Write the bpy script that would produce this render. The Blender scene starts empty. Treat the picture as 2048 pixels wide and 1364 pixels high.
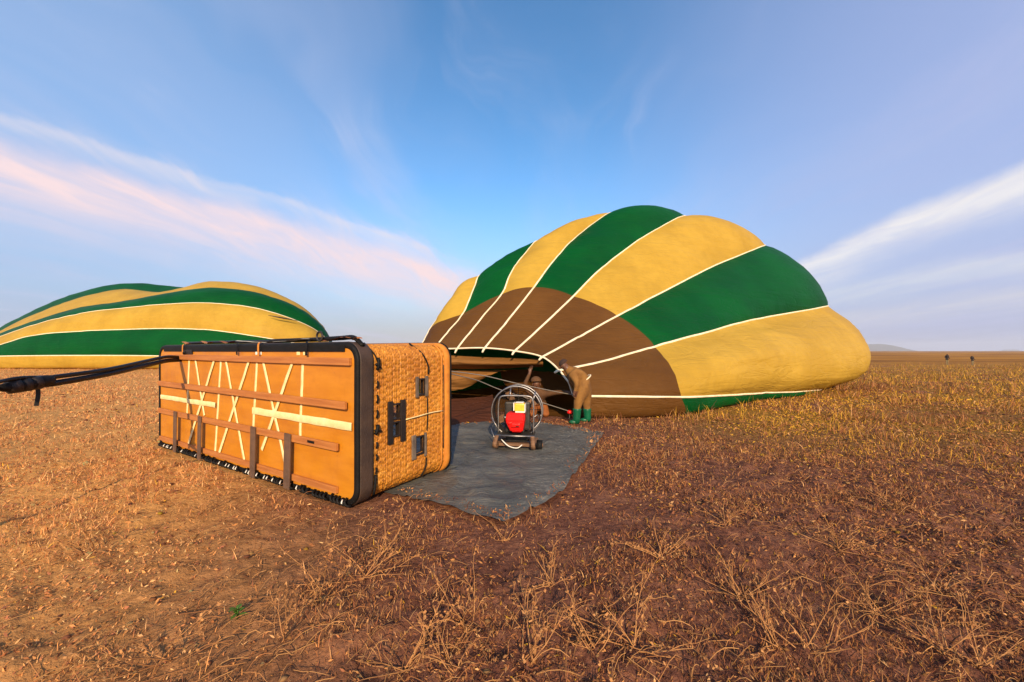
import bpy, bmesh, math, random
import numpy as np
from mathutils import Vector, Matrix

R = math.radians
random.seed(7)
rng = np.random.default_rng(11)

# ------------------------------------------------------------------ camera, sky, sun, exposure
sc = bpy.context.scene
COL = sc.collection
HAZE = 9e-5
EYE, FPX = 1.5, 760.0                      # eye height; focal length in pixels of a 2048 px wide frame
cam_d = bpy.data.cameras.new('camera')
cam_d.sensor_width = 36.0
cam_d.lens = 36.0 * FPX / 2048.0
cam_d.shift_y = 20.0 / 2048.0
cam_d.clip_start = 0.05
cam_d.clip_end = 60000
cam = bpy.data.objects.new('camera', cam_d)
COL.objects.link(cam)
cam.location = (0, 0, EYE)
cam.rotation_euler = (R(90), 0, 0)
sc.camera = cam

SUN_EL = 25.0
SUN_AZ = np.array([0.10, -0.995])          # horizontal direction towards the sun: almost straight behind the camera
sun_d = bpy.data.lights.new('sun', 'SUN')
sun_d.energy = 4.5
sun_d.angle = R(0.6)
sun_d.color = (1.0, 0.76, 0.47)
sun = bpy.data.objects.new('sun', sun_d)
COL.objects.link(sun)
to_sun = Vector((SUN_AZ[0] * math.cos(R(SUN_EL)), SUN_AZ[1] * math.cos(R(SUN_EL)), math.sin(R(SUN_EL))))
sun.rotation_euler = to_sun.to_track_quat('Z', 'Y').to_euler()
sun.location = (-6, -20, 12)

vs = sc.view_settings
vs.view_transform = 'Standard'
vs.look = 'None'
vs.exposure = 0.62
vs.gamma = 1.0
vs.use_curve_mapping = False
sc.cycles.max_bounces = 6
sc.cycles.transparent_max_bounces = 8


class NT:
    """tiny helper to write node trees as expressions"""
    def __init__(s, tree):
        s.t = tree
        s.n = tree.nodes
        s.l = tree.links

    def node(s, typ, **kw):
        n = s.n.new(typ)
        for k, v in kw.items():
            setattr(n, k, v)
        return n

    def put(s, sock, v):
        if isinstance(v, bpy.types.NodeSocket):
            s.l.new(v, sock)
        elif v is not None:
            sock.default_value = v

    def m(s, op, a, b=None, c=None, clamp=False):
        n = s.node('ShaderNodeMath', operation=op)
        n.use_clamp = clamp
        s.put(n.inputs[0], a)
        s.put(n.inputs[1], b)
        s.put(n.inputs[2], c)
        return n.outputs[0]

    def vm(s, op, a, b=None):
        n = s.node('ShaderNodeVectorMath', operation=op)
        s.put(n.inputs[0], a)
        s.put(n.inputs[1], b)
        return n.outputs['Value'] if op == 'DOT_PRODUCT' else n.outputs[0]

    def comb(s, x, y, z):
        n = s.node('ShaderNodeCombineXYZ')
        for i, v in enumerate((x, y, z)):
            s.put(n.inputs[i], v)
        return n.outputs[0]

    def sep(s, v):
        n = s.node('ShaderNodeSeparateXYZ')
        s.put(n.inputs[0], v)
        return n.outputs

    def noise(s, vec, scale, detail=4, rough=.55, dist=0.0, color=False):
        n = s.node('ShaderNodeTexNoise')
        s.put(n.inputs['Vector'], vec)
        s.put(n.inputs['Scale'], scale)
        n.inputs['Detail'].default_value = detail
        n.inputs['Roughness'].default_value = rough
        n.inputs['Distortion'].default_value = dist
        return n.outputs[1 if color else 0]

    def smooth(s, v, a, b, lo=0.0, hi=1.0):
        n = s.node('ShaderNodeMapRange', interpolation_type='SMOOTHSTEP')
        s.put(n.inputs[0], v)
        for i, q in enumerate((a, b, lo, hi)):
            n.inputs[1 + i].default_value = q
        return n.outputs[0]

    def mix(s, f, a, b, mode='MIX'):
        n = s.node('ShaderNodeMix', data_type='RGBA', blend_type=mode)
        s.put(n.inputs[0], f)
        for i, v in ((6, a), (7, b)):
            if isinstance(v, tuple) and len(v) == 3:
                v = v + (1,)
            s.put(n.inputs[i], v)
        return n.outputs[2]

    def ramp(s, v, stops, interp='LINEAR'):
        n = s.node('ShaderNodeValToRGB')
        s.put(n.inputs[0], v)
        cr = n.color_ramp
        cr.interpolation = interp
        while len(cr.elements) < len(stops):
            cr.elements.new(.5)
        for e, (p, c) in zip(cr.elements, stops):
            e.position = p
            e.color = tuple(c) + (1,)
        return n.outputs[0]


# ---- world: Nishita sky with high cirrus bands laid out on the celestial sphere
world = bpy.data.worlds.new('World')
sc.world = world
world.use_nodes = True
W = NT(world.node_tree)
W.n.clear()
sky = W.node('ShaderNodeTexSky', sky_type='NISHITA')
sky.sun_disc = False
sky.sun_elevation = R(SUN_EL)
sky.sun_rotation = math.atan2(SUN_AZ[0], SUN_AZ[1])
sky.altitude = 1500
sky.air_density = 1.0
sky.dust_density = 1.2
sky.ozone_density = 2.2
D = W.vm('NORMALIZE', W.node('ShaderNodeTexCoord').outputs['Generated'])
dx, dy, dz = W.sep(D)


def gdir(px, py):
    v = np.array([(px - 1024) / FPX, 1.0, (702 - py) / FPX])
    return v / np.linalg.norm(v)


def band(p1, p2, up, down, fade=None):
    """soft band along the great circle through two directions; up/down = softness either side (radians)"""
    n = np.cross(gdir(*p1), gdir(*p2))
    n /= np.linalg.norm(n)
    if n[2] < 0:
        n = -n
    warp = W.m('MULTIPLY', W.m('SUBTRACT', W.noise(D, 4.2, 6, .62), .5), .065)
    s = W.m('ADD', W.vm('DOT_PRODUCT', D, tuple(n)), warp)
    a = W.smooth(s, 0.0, up, 1.0, 0.0)
    b = W.smooth(s, -down, 0.0, 0.0, 1.0)
    m = W.m('MULTIPLY', a, b)
    if fade:
        m = W.m('MULTIPLY', m, W.smooth(dx, *fade))
    return m


zc = W.m('ADD', W.m('MAXIMUM', dz, 0.0), .10)
cu = W.m('DIVIDE', W.m('SUBTRACT', dx, W.m('MULTIPLY', dy, .08)), zc)
cv = W.m('DIVIDE', dy, zc)
bend = W.m('MULTIPLY', W.m('SUBTRACT', W.noise(D, 2.2, 3, .5), .5), 1.1)
plane = W.comb(W.m('ADD', cu, bend), W.m('MULTIPLY', cv, .22), 0.0)
wisp = W.smooth(W.noise(plane, 1.35, 4, .5, .5), .40, .82)
wisp2 = W.smooth(W.noise(plane, 2.9, 6, .60, .7), .42, .80)
base = W.node('ShaderNodeHueSaturation')
base.inputs['Hue'].default_value = .50
base.inputs['Saturation'].default_value = 1.18
base.inputs['Value'].default_value = 1.0
W.l.new(sky.outputs[0], base.inputs['Color'])
skc = W.mix(1.0, base.outputs[0], (1.20, 1.36, 1.29), 'MULTIPLY')
K = 5.25
# pale lilac air low over the plain
low = W.smooth(dz, 0.0, .42, .90, 0.0)
skc = W.mix(low, skc, (.45 * K, .485 * K, .56 * K))
glow = W.smooth(dz, 0.0, .13, .75, 0.0)
skc = W.mix(glow, skc, (.57 * K, .525 * K, .54 * K))
# thin veil of cirrus everywhere, thicker streaks along the wind
veil = W.m('MULTIPLY', wisp, .36)
VEIL = veil
veil2 = W.m('MULTIPLY', W.smooth(dx, .10, .80), W.m('ADD', W.m('MULTIPLY', wisp2, .22), .74))
skc = W.mix(veil2, skc, (.44 * K, .50 * K, .80 * K))
veil3 = W.m('MULTIPLY', W.smooth(dx, -.80, -.18, .80, 0.0), W.m('ADD', W.m('MULTIPLY', wisp2, .18), .70))
skc = W.mix(veil3, skc, (.34 * K, .52 * K, .85 * K))
skc = W.mix(VEIL, skc, (.56 * K, .60 * K, .82 * K))
thin = W.m('MULTIPLY', W.m('MULTIPLY', wisp2, W.smooth(W.noise(D, 2.6, 3, .5), .42, .66)), .42)
skc = W.mix(thin, skc, (.74 * K, .72 * K, .86 * K))
grain = W.m('ADD', W.m('MULTIPLY', W.smooth(W.noise(plane, 4.5, 6, .62, .6), .3, .7), .55), .42)
b1 = W.m('MULTIPLY', band((0, 312), (900, 548), .045, .155, (.05, -.20)), W.m('ADD', grain, .20))
b1b = W.m('MULTIPLY', band((0, 235), (700, 452), .03, .06, (.0, -.25)), W.m('MULTIPLY', wisp2, .75))
b1c = W.m('MULTIPLY', band((330, 335), (700, 450), .012, .03, (-.1, -.3)), W.m('MULTIPLY', grain, .5))
b2 = W.m('MULTIPLY', band((2048, 352), (1640, 516), .030, .075, (.26, .66)), grain)
b2b = W.m('MULTIPLY', band((2048, 368), (1640, 520), .016, .014, (.30, .7)), .35)
b3 = W.m('MULTIPLY', band((2048, 520), (1700, 578), .026, .050, (.38, .72)), W.m('MULTIPLY', grain, .50))
b4 = W.m('MULTIPLY', band((2048, 592), (1800, 622), .022, .040, (.42, .75)), W.m('MULTIPLY', grain, .40))
for bb, c in ((b1, (.98, .77, .79)), (b1b, (.85, .76, .84)), (b1c, (.95, .84, .84)), (b2, (.93, .89, .88)), (b2b, (1.0, .97, .94)),
              (b3, (.88, .89, .85)), (b4, (.92, .85, .78))):
    skc = W.mix(W.m('MULTIPLY', bb, .92, clamp=True), skc, tuple(q * K for q in c))
bg = W.node('ShaderNodeBackground')
bg.inputs[1].default_value = .126
W.l.new(skc, bg.inputs[0])
wo = W.node('ShaderNodeOutputWorld')
W.l.new(bg.outputs[0], wo.inputs[0])

# ------------------------------------------------------------------ helpers


def wp(px, py, d):
    """world point seen at a pixel of the photograph at distance d along +Y"""
    return np.array([(px - 1024) / FPX * d, d, EYE - (py - 702) / FPX * d])


def gp(px, py, z=0.0):
    d = (EYE - z) * FPX / (py - 702)
    return np.array([(px - 1024) / FPX * d, d, z])


def tag(o, label=None, cat=None, group=None, kind=None):
    if label:
        o['label'] = label
    if cat:
        o['category'] = cat
    if group:
        o['group'] = group
    if kind:
        o['kind'] = kind
    return o


def empty(name, loc=(0, 0, 0), rz=0.0, **kw):
    o = bpy.data.objects.new(name, None)
    o.empty_display_size = .2
    o.location = loc
    o.rotation_euler = (0, 0, rz)
    COL.objects.link(o)
    return tag(o, **kw)


def link_mesh(name, me, mat=None, parent=None, smooth=True, **kw):
    if mat is not None and not me.materials:
        for mm in (mat if isinstance(mat, (list, tuple)) else [mat]):
            me.materials.append(mm)
    o = bpy.data.objects.new(name, me)
    COL.objects.link(o)
    if parent is not None:
        o.parent = parent
    if smooth and len(me.polygons):
        me.polygons.foreach_set('use_smooth', [True] * len(me.polygons))
    return tag(o, **kw)


def from_bm(name, bm, mat=None, parent=None, smooth=False, **kw):
    me = bpy.data.meshes.new(name)
    bmesh.ops.recalc_face_normals(bm, faces=bm.faces)
    bm.to_mesh(me)
    bm.free()
    return link_mesh(name, me, mat, parent, smooth, **kw)


def grid_mesh(name, P, mat=None, parent=None, keep=None, closed_u=False, **kw):
    """P (n,m,3) -> quad mesh"""
    n, m = P.shape[:2]
    idx = np.arange(n * m).reshape(n, m)
    if closed_u:
        idx = np.concatenate([idx, idx[:1]], 0)
    q = np.stack([idx[:-1, :-1], idx[1:, :-1], idx[1:, 1:], idx[:-1, 1:]], -1)
    if keep is not None:
        q = q[keep]
    q = q.reshape(-1, 4)
    me = fast_mesh(name, P.reshape(-1, 3), q)
    return link_mesh(name, me, mat, parent, True, **kw)


def fast_mesh(name, V, F):
    me = bpy.data.meshes.new(name)
    V = np.ascontiguousarray(V, dtype=np.float32)
    F = np.ascontiguousarray(F, dtype=np.int32)
    k = F.shape[1]
    me.vertices.add(len(V))
    me.vertices.foreach_set('co', V.ravel())
    me.loops.add(F.size)
    me.loops.foreach_set('vertex_index', F.ravel())
    me.polygons.add(len(F))
    me.polygons.foreach_set('loop_start', np.arange(0, F.size, k, dtype=np.int32))
    me.polygons.foreach_set('loop_total', np.full(len(F), k, dtype=np.int32))
    me.update(calc_edges=True)
    return me


def bm_box(bm, c, s, rot=None, bevel=0.0):
    M = Matrix.Translation(Vector(c))
    if rot is not None:
        M = M @ rot.to_4x4()
    M = M @ Matrix.Diagonal((s[0], s[1], s[2], 1))
    r = bmesh.ops.create_cube(bm, size=1.0, matrix=M)
    if bevel:
        es = set(e for v in r['verts'] for e in v.link_edges)
        bmesh.ops.bevel(bm, geom=list(es), offset=bevel, segments=2, affect='EDGES', profile=.6)
    return r


def cr(P, t, closed=False):
    """Catmull-Rom through rows of P at parameters t (0..n-1 or 0..n when closed)"""
    P = np.asarray(P, float)
    n = len(P)
    t = np.asarray(t, float)
    i = np.floor(t).astype(int)
    if not closed:
        i = np.clip(i, 0, n - 2)
    f = t - i

    def g(j):
        if closed:
            return P[j % n]
        jj = np.clip(j, 0, n - 1)
        out = P[jj].copy()
        lo = j < 0
        hi = j > n - 1
        if lo.any():
            out[lo] = 2 * P[0] - P[1]
        if hi.any():
            out[hi] = 2 * P[-1] - P[-2]
        return out
    p0, p1, p2, p3 = g(i - 1), g(i), g(i + 1), g(i + 2)
    f = f.reshape((-1,) + (1,) * (P.ndim - 1))

    def tan(a, b_, c_):
        """tangent kept short where neighbouring spans differ, so that curves do not overshoot"""
        m_ = (c_ - a) / 2
        lim = 1.15 * np.minimum(np.linalg.norm(b_ - a, axis=-1), np.linalg.norm(c_ - b_, axis=-1))
        ln_ = np.linalg.norm(m_, axis=-1) + 1e-12
        return m_ * np.minimum(1, lim / ln_)[..., None]
    m1, m2 = tan(p0, p1, p2), tan(p1, p2, p3)
    f2, f3 = f ** 2, f ** 3
    return (2 * f3 - 3 * f2 + 1) * p1 + (f3 - 2 * f2 + f) * m1 + (-2 * f3 + 3 * f2) * p2 + (f3 - f2) * m2


def tube_arrays(pts, rad, k=6, closed=False, caps=True):
    P = np.asarray(pts, float)
    n = len(P)
    rad = np.broadcast_to(np.asarray(rad, float), (n,))
    T = np.gradient(P, axis=0)
    if closed:
        T = np.roll(P, -1, 0) - np.roll(P, 1, 0)
    T /= np.linalg.norm(T, axis=1, keepdims=True) + 1e-12
    up = np.array([0, 0, 1.0]) if abs(T[0, 2]) < .9 else np.array([1.0, 0, 0])
    N = []
    a = np.cross(T[0], up)
    a /= np.linalg.norm(a)
    for i in range(n):
        a = a - T[i] * a.dot(T[i])
        a /= np.linalg.norm(a) + 1e-12
        N.append(a)
    N = np.array(N)
    B = np.cross(T, N)
    th = np.arange(k) * 2 * math.pi / k
    V = P[:, None] + rad[:, None, None] * (np.cos(th)[None, :, None] * N[:, None] + np.sin(th)[None, :, None] * B[:, None])
    F = []
    rr = n if closed else n - 1
    for i in range(rr):
        j = (i + 1) % n
        for q in range(k):
            F.append((i * k + q, i * k + (q + 1) % k, j * k + (q + 1) % k, j * k + q))
    return V.reshape(-1, 3), F, (None if closed or not caps else ([tuple(range(k))[::-1], tuple((n - 1) * k + q for q in range(k))]))


def tube(name, pts, rad, mat=None, parent=None, k=8, closed=False, samples=None, **kw):
    P = np.asarray(pts, float)
    if samples:
        P = cr(P, np.linspace(0, len(P) - (0 if closed else 1), samples, endpoint=not closed), closed)
    V, F, caps = tube_arrays(P, rad, k, closed)
    me = bpy.data.meshes.new(name)
    me.from_pydata([tuple(v) for v in V], [], F + (caps or []))
    return link_mesh(name, me, mat, parent, True, **kw)


def multi_tube(name, lists, rad, mat=None, parent=None, k=6, **kw):
    VV, FF, off = [], [], 0
    for pts in lists:
        V, F, caps = tube_arrays(pts, rad, k)
        VV += [tuple(v) for v in V]
        FF += [tuple(i + off for i in f) for f in F + (caps or [])]
        off = len(VV)
    me = bpy.data.meshes.new(name)
    me.from_pydata(VV, [], FF)
    return link_mesh(name, me, mat, parent, True, **kw)


def vnoise(x, y, seed=0):
    xi = np.floor(x).astype(np.int64)
    yi = np.floor(y).astype(np.int64)
    fx = x - xi
    fy = y - yi
    fx = fx * fx * (3 - 2 * fx)
    fy = fy * fy * (3 - 2 * fy)

    def h(a, b):
        n = (a * 374761393 + b * 668265263 + seed * 974634613) & 0x7fffffff
        n = ((n ^ (n >> 13)) * 1274126177) & 0x7fffffff
        return ((n ^ (n >> 16)) & 0xffff) / 65535.0
    return (h(xi, yi) * (1 - fx) + h(xi + 1, yi) * fx) * (1 - fy) + (h(xi, yi + 1) * (1 - fx) + h(xi + 1, yi + 1) * fx) * fy


def fbm(x, y, sc_, oct_=4, seed=0, gain=.5):
    s, a, tot = 0, 1.0, 0
    for o in range(oct_):
        s = s + a * vnoise(x * sc_ * 2 ** o + 17.3 * o, y * sc_ * 2 ** o - 9.1 * o, seed + o)
        tot += a
        a *= gain
    return s / tot


# ------------------------------------------------------------------ materials
def mat_new(name):
    m = bpy.data.materials.new(name)
    m.use_nodes = True
    t = NT(m.node_tree)
    b = m.node_tree.nodes['Principled BSDF']
    return m, t, b


def simple(name, c1, c2=None, scale=8.0, rough=.6, bump=0.0, bscale=60.0, metal=0.0, detail=5, stretch=None, spec=.4):
    m, t, b = mat_new(name)
    v = t.node('ShaderNodeTexCoord').outputs['Object']
    if stretch:
        mp = t.node('ShaderNodeMapping')
        mp.inputs['Scale'].default_value = stretch
        t.l.new(v, mp.inputs[0])
        v = mp.outputs[0]
    if c2 is None:
        c2 = tuple(q * .72 for q in c1)
    f = t.smooth(t.noise(v, scale, detail, .6), .32, .68)
    t.l.new(t.mix(f, c1, c2), b.inputs['Base Color'])
    b.inputs['Roughness'].default_value = rough
    b.inputs['Metallic'].default_value = metal
    b.inputs['Specular IOR Level'].default_value = spec
    if bump:
        bn = t.node('ShaderNodeBump')
        bn.inputs['Strength'].default_value = bump
        bn.inputs['Distance'].default_value = .01
        t.l.new(t.noise(v, bscale, 4, .6), bn.inputs['Height'])
        t.l.new(bn.outputs[0], b.inputs['Normal'])
    return m


def fabric(name, c1, c2, trans=.25, rough=.5, wr=.34):
    """thin ripstop nylon: soft creases, slight sheen, a little light passing through"""
    m, t, b = mat_new(name)
    v = t.node('ShaderNodeTexCoord').outputs['Object']
    f = t.smooth(t.noise(v, .55, 4, .55), .3, .7)
    col = t.mix(f, c1, c2)
    fine = t.m('MULTIPLY', t.smooth(t.noise(v, 3.5, 5, .6), .35, .7), .18)
    col = t.mix(fine, col, tuple(q * .55 for q in c1))
    t.l.new(col, b.inputs['Base Color'])
    b.inputs['Roughness'].default_value = rough
    b.inputs['Specular IOR Level'].default_value = .09
    mp = t.node('ShaderNodeMapping')
    mp.inputs['Scale'].default_value = (.22, .22, 1.5)
    mp.inputs['Rotation'].default_value = (0, R(14), 0)
    t.l.new(v, mp.inputs[0])
    n1 = t.noise(mp.outputs[0], 1.1, 4, .5, .8)
    rd = t.m('ABSOLUTE', t.m('SUBTRACT', t.noise(mp.outputs[0], 1.9, 3, .55, 1.4), .5))
    par = t.sep(t.node('ShaderNodeAttribute', attribute_name='param').outputs['Vector'])
    edge = t.m('MULTIPLY', t.m('SUBTRACT', par[0], .5), t.m('SUBTRACT', par[0], .5))
    pk = t.noise(t.comb(t.m('MULTIPLY', par[0], 1.3), t.m('MULTIPLY', par[1], 46.0), par[2]), 1.0, 4, .6, .6)
    pk = t.m('MULTIPLY', pk, t.m('ADD', t.m('MULTIPLY', edge, 2.2), .26))
    n1 = t.m('ADD', n1, pk)
    n2 = t.m('ADD', t.m('MULTIPLY', t.noise(v, 6.0, 3, .6), .03), t.m('MULTIPLY', t.smooth(rd, 0.0, .05), .10))
    bn = t.node('ShaderNodeBump')
    bn.inputs['Strength'].default_value = wr
    bn.inputs['Distance'].default_value = .26
    t.l.new(t.m('ADD', n1, n2), bn.inputs['Height'])
    t.l.new(bn.outputs[0], b.inputs['Normal'])
    if trans:
        tr = t.node('ShaderNodeBsdfTranslucent')
        t.l.new(col, tr.inputs[0])
        t.l.new(bn.outputs[0], tr.inputs['Normal'])
        mx = t.node('ShaderNodeMixShader')
        mx.inputs[0].default_value = trans
        t.l.new(b.outputs[0], mx.inputs[1])
        t.l.new(tr.outputs[0], mx.inputs[2])
        t.l.new(mx.outputs[0], t.n['Material Output'].inputs[0])
    return m


M = {}
M['yellow'] = fabric('yellow_nylon', (.60, .375, .055), (.51, .31, .042), .28)
M['green'] = fabric('green_nylon', (.0008, .078, .013), (.0008, .056, .012), .12)
M['brown'] = fabric('brown_nomex', (.115, .050, .012), (.088, .037, .009), .03, .6, .32)
M['tape'] = simple('cream_webbing', (.80, .70, .52), (.68, .56, .38), 6, .7)
M['maroon'] = fabric('maroon_cloth', (.095, .030, .014), (.06, .022, .012), .05, .6, .5)
M['tan'] = fabric('tan_cloth', (.25, .115, .034), (.18, .08, .022), .1, .6, .5)
M['ply'] = simple('varnished_plywood', (.56, .205, .010), (.47, .155, .007), 1.6, .38, .10, 30, stretch=(1, 1, 5))
m, t, b = mat_new('varnished_plywood')
v = t.node('ShaderNodeTexCoord').outputs['Object']
mp = t.node('ShaderNodeMapping')
mp.inputs['Scale'].default_value = (1, 1, 5)
t.l.new(v, mp.inputs[0])
c = t.mix(t.smooth(t.noise(mp.outputs[0], 1.6, 5, .6), .3, .7), (.53, .205, .012), (.44, .155, .009))
c = t.mix(t.m('MULTIPLY', t.smooth(t.noise(v, 2.3, 6, .7), .50, .72), .45), c, (.30, .085, .012))
c = t.mix(t.m('MULTIPLY', t.smooth(t.noise(v, 17.0, 5, .7), .62, .75), .6), c, (.22, .10, .035))
mp2 = t.node('ShaderNodeMapping')
mp2.inputs['Scale'].default_value = (3.0, 1, .5)
mp2.inputs['Rotation'].default_value = (0, .5, 0)
t.l.new(v, mp2.inputs[0])
c = t.mix(t.m('MULTIPLY', t.smooth(t.noise(mp2.outputs[0], 22.0, 3, .6), .68, .74), .5), c, (.74, .40, .10))
t.l.new(c, b.inputs['Base Color'])
t.l.new(t.smooth(t.noise(v, 3.0, 5, .6), .3, .7, .32, .6), b.inputs['Roughness'])
M['ply'] = m
M['runner'] = simple('reddish_hardwood', (.46, .175, .044), (.34, .115, .028), 5, .55, .3, 40, stretch=(.35, 3, 6))
M['strap'] = simple('cream_strap', (.84, .68, .36), (.72, .55, .26), 9, .7, .2, 120)
M['post'] = simple('grey_brown_webbing', (.135, .075, .046), (.09, .05, .033), 8, .75, .4, 150)
M['leather'] = simple('dark_leather', (.024, .014, .011), (.012, .009, .008), 7, .5, .5, 90)
M['band'] = simple('brown_leather_band', (.062, .036, .024), (.040, .024, .018), 6, .6, .5, 70)
M['black'] = simple('black_rubber', (.006, .006, .006), (.010, .009, .009), 9, .6, .3, 80, spec=.15)
M['blacksleeve'] = simple('black_sleeve', (.005, .005, .006), (.009, .008, .008), 5, .45, .4, 50, spec=.25)
M['rimwood'] = simple('tan_suede', (.55, .20, .02), (.42, .14, .015), 8, .7, .4, 120)
M['steel'] = simple('galvanised_steel', (.36, .34, .34), (.22, .21, .21), 14, .42, .1, 200, metal=.9)
M['darksteel'] = simple('dark_steel', (.045, .04, .038), (.025, .023, .022), 12, .5, .2, 120, metal=.4)
M['red'] = simple('red_enamel', (.62, .006, .004), (.50, .004, .003), 6, .32)
M['label'] = simple('yellow_filter_cover', (.82, .50, .05), (.74, .38, .03), 12, .4)
M['white'] = simple('white_plastic', (.78, .76, .70), (.66, .64, .58), 10, .5)
M['skid'] = simple('worn_brown_wood', (.20, .105, .055), (.11, .055, .03), 8, .7, .4, 60, stretch=(1, 4, 4))
M['skin'] = simple('brown_skin', (.13, .055, .030), (.10, .042, .024), 20, .5)
M['khaki'] = simple('brown_work_cloth', (.235, .11, .024), (.16, .07, .016), 7, .85, .6, 30)
M['khaki2'] = simple('dark_brown_cloth', (.11, .048, .016), (.07, .03, .011), 7, .85, .6, 30)
M['orange'] = simple('orange_cloth', (.30, .09, .016), (.2, .06, .012), 7, .8, .5, 30)
M['boot'] = simple('green_rubber', (.002, .10, .045), (.002, .075, .034), 9, .4)
M['hat'] = simple('dark_cap_cloth', (.045, .022, .016), (.03, .016, .012), 14, .9, .4, 60)
M['navy'] = simple('dark_jacket_cloth', (.018, .014, .018), (.03, .02, .02), 10, .9)
M['trouser'] = simple('pale_trouser_cloth', (.26, .20, .10), (.2, .15, .08), 10, .9)
M['cable'] = simple('grey_cable', (.26, .23, .20), (.18, .16, .14), 30, .5)
M['leaf'] = simple('green_leaf', (.075, .16, .012), (.05, .11, .01), 30, .5)
M['drystem'] = simple('dry_straw_stem', (.46, .225, .078), (.32, .135, .046), 25, .8)
M['hill'] = simple('hill_scrub', (.10, .075, .04), (.07, .06, .035), .004, .95)

# wicker
m, t, b = mat_new('woven_wicker')
v = t.node('ShaderNodeTexCoord').outputs['Object']
f1 = t.smooth(t.noise(v, 3.0, 4, .6), .3, .7)
c = t.mix(f1, (.56, .222, .018), (.43, .150, .011))
c = t.mix(t.m('MULTIPLY', t.smooth(t.noise(v, 13.0, 3, .6), .52, .7), .5), c, (.68, .33, .05))
f2 = t.smooth(t.noise(v, 34.0, 3, .6), .46, .70)
c = t.mix(t.m('MULTIPLY', f2, .75), c, (.17, .05, .007))
t.l.new(c, b.inputs['Base Color'])
b.inputs['Roughness'].default_value = .55
bn = t.node('ShaderNodeBump')
bn.inputs['Strength'].default_value = .5
bn.inputs['Distance'].default_value = .01
t.l.new(t.noise(v, 70.0, 3, .6), bn.inputs['Height'])
t.l.new(bn.outputs[0], b.inputs['Normal'])
M['wicker'] = m

# tarpaulin
m, t, b = mat_new('grey_tarpaulin')
v = t.node('ShaderNodeTexCoord').outputs['Object']
n1 = t.smooth(t.noise(v, 1.4, 5, .6, .8), .35, .7)
c = t.mix(n1, (.064, .064, .058), (.115, .113, .100))
n2 = t.smooth(t.noise(v, 26.0, 5, .7), .50, .66)
sx = t.sep(v)
right = t.m('MULTIPLY', t.smooth(t.m('SUBTRACT', sx[0], t.m('MULTIPLY', sx[1], .12)), -.75, .2), t.smooth(t.noise(v, 2.0, 3, .5), .3, .6))
c = t.mix(t.m('MULTIPLY', t.m('MULTIPLY', n2, .9), right), c, (.26, .24, .20))
n3 = t.smooth(t.noise(v, 5.0, 4, .6), .52, .75)
c = t.mix(t.m('MULTIPLY', n3, .5), c, (.17, .12, .075))
t.l.new(c, b.inputs['Base Color'])
b.inputs['Roughness'].default_value = .5
bn = t.node('ShaderNodeBump')
bn.inputs['Strength'].default_value = .8
bn.inputs['Distance'].default_value = .04
mp = t.node('ShaderNodeMapping')
mp.inputs['Scale'].default_value = (1, 3.2, 1)
t.l.new(v, mp.inputs[0])
t.l.new(t.m('ADD', t.noise(mp.outputs[0], 5.0, 5, .6, .7), t.m('MULTIPLY', t.noise(v, 60, 3, .6), .15)), bn.inputs['Height'])
t.l.new(bn.outputs[0], b.inputs['Normal'])
M['tarp'] = m

# ground: dry soil with trampled litter, broad colour patches, sun glow painted in at left
m, t, b = mat_new('dry_plain')
v = t.node('ShaderNodeTexCoord').outputs['Object']
gx, gy, gz = t.sep(v)
fine = t.noise(v, 22.0, 6, .68)
mid = t.noise(v, 3.2, 5, .6, .4)
big = t.noise(v, .33, 4, .55, .5)
huge = t.noise(t.comb(t.m('MULTIPLY', gx, .25), gy, 0.0), .035, 4, .6, .6)
soil = t.ramp(t.m('ADD', t.m('MULTIPLY', fine, .55), t.m('MULTIPLY', mid, .45)),
              [(.30, (.044, .017, .013)), (.44, (.115, .045, .030)), (.56, (.215, .090, .053)), (.70, (.39, .185, .090))])
pale = t.m('MULTIPLY', t.smooth(t.m('ADD', t.m('ADD', gx, t.m('MULTIPLY', gy, .32)), t.m('MULTIPLY', big, 3.0)), 1.8, -1.6), .92)  # golden mix towards the left, sun glow put into the soil colour
soil = t.mix(pale, soil, t.mix(fine, (.46, .205, .060), (.70, .37, .115)))
olive = t.m('MULTIPLY', t.m('MULTIPLY', t.smooth(gx, 1.0, 6.0), t.smooth(gy, 4.2, 8.0)), t.smooth(big, .30, .52))
soil = t.mix(t.m('MULTIPLY', olive, .8), soil, t.mix(t.smooth(fine, .4, .62), (.11, .055, .008), (.46, .25, .028)))
far = t.smooth(gy, 22.0, 60.0)
fld = t.ramp(huge, [(.36, (.12, .04, .008)), (.46, (.33, .14, .020)), (.56, (.50, .23, .030)), (.68, (.18, .07, .012))])
soil = t.mix(t.m('MULTIPLY', far, .85), soil, fld)
t.l.new(soil, b.inputs['Base Color'])
b.inputs['Roughness'].default_value = .95
b.inputs['Specular IOR Level'].default_value = .1
bn = t.node('ShaderNodeBump')
bn.inputs['Strength'].default_value = .9
bn.inputs['Distance'].default_value = .05
t.l.new(t.m('ADD', t.noise(v, 15.0, 6, .7), t.m('MULTIPLY', mid, .8)), bn.inputs['Height'])
t.l.new(bn.outputs[0], b.inputs['Normal'])
M['ground'] = m

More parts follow.
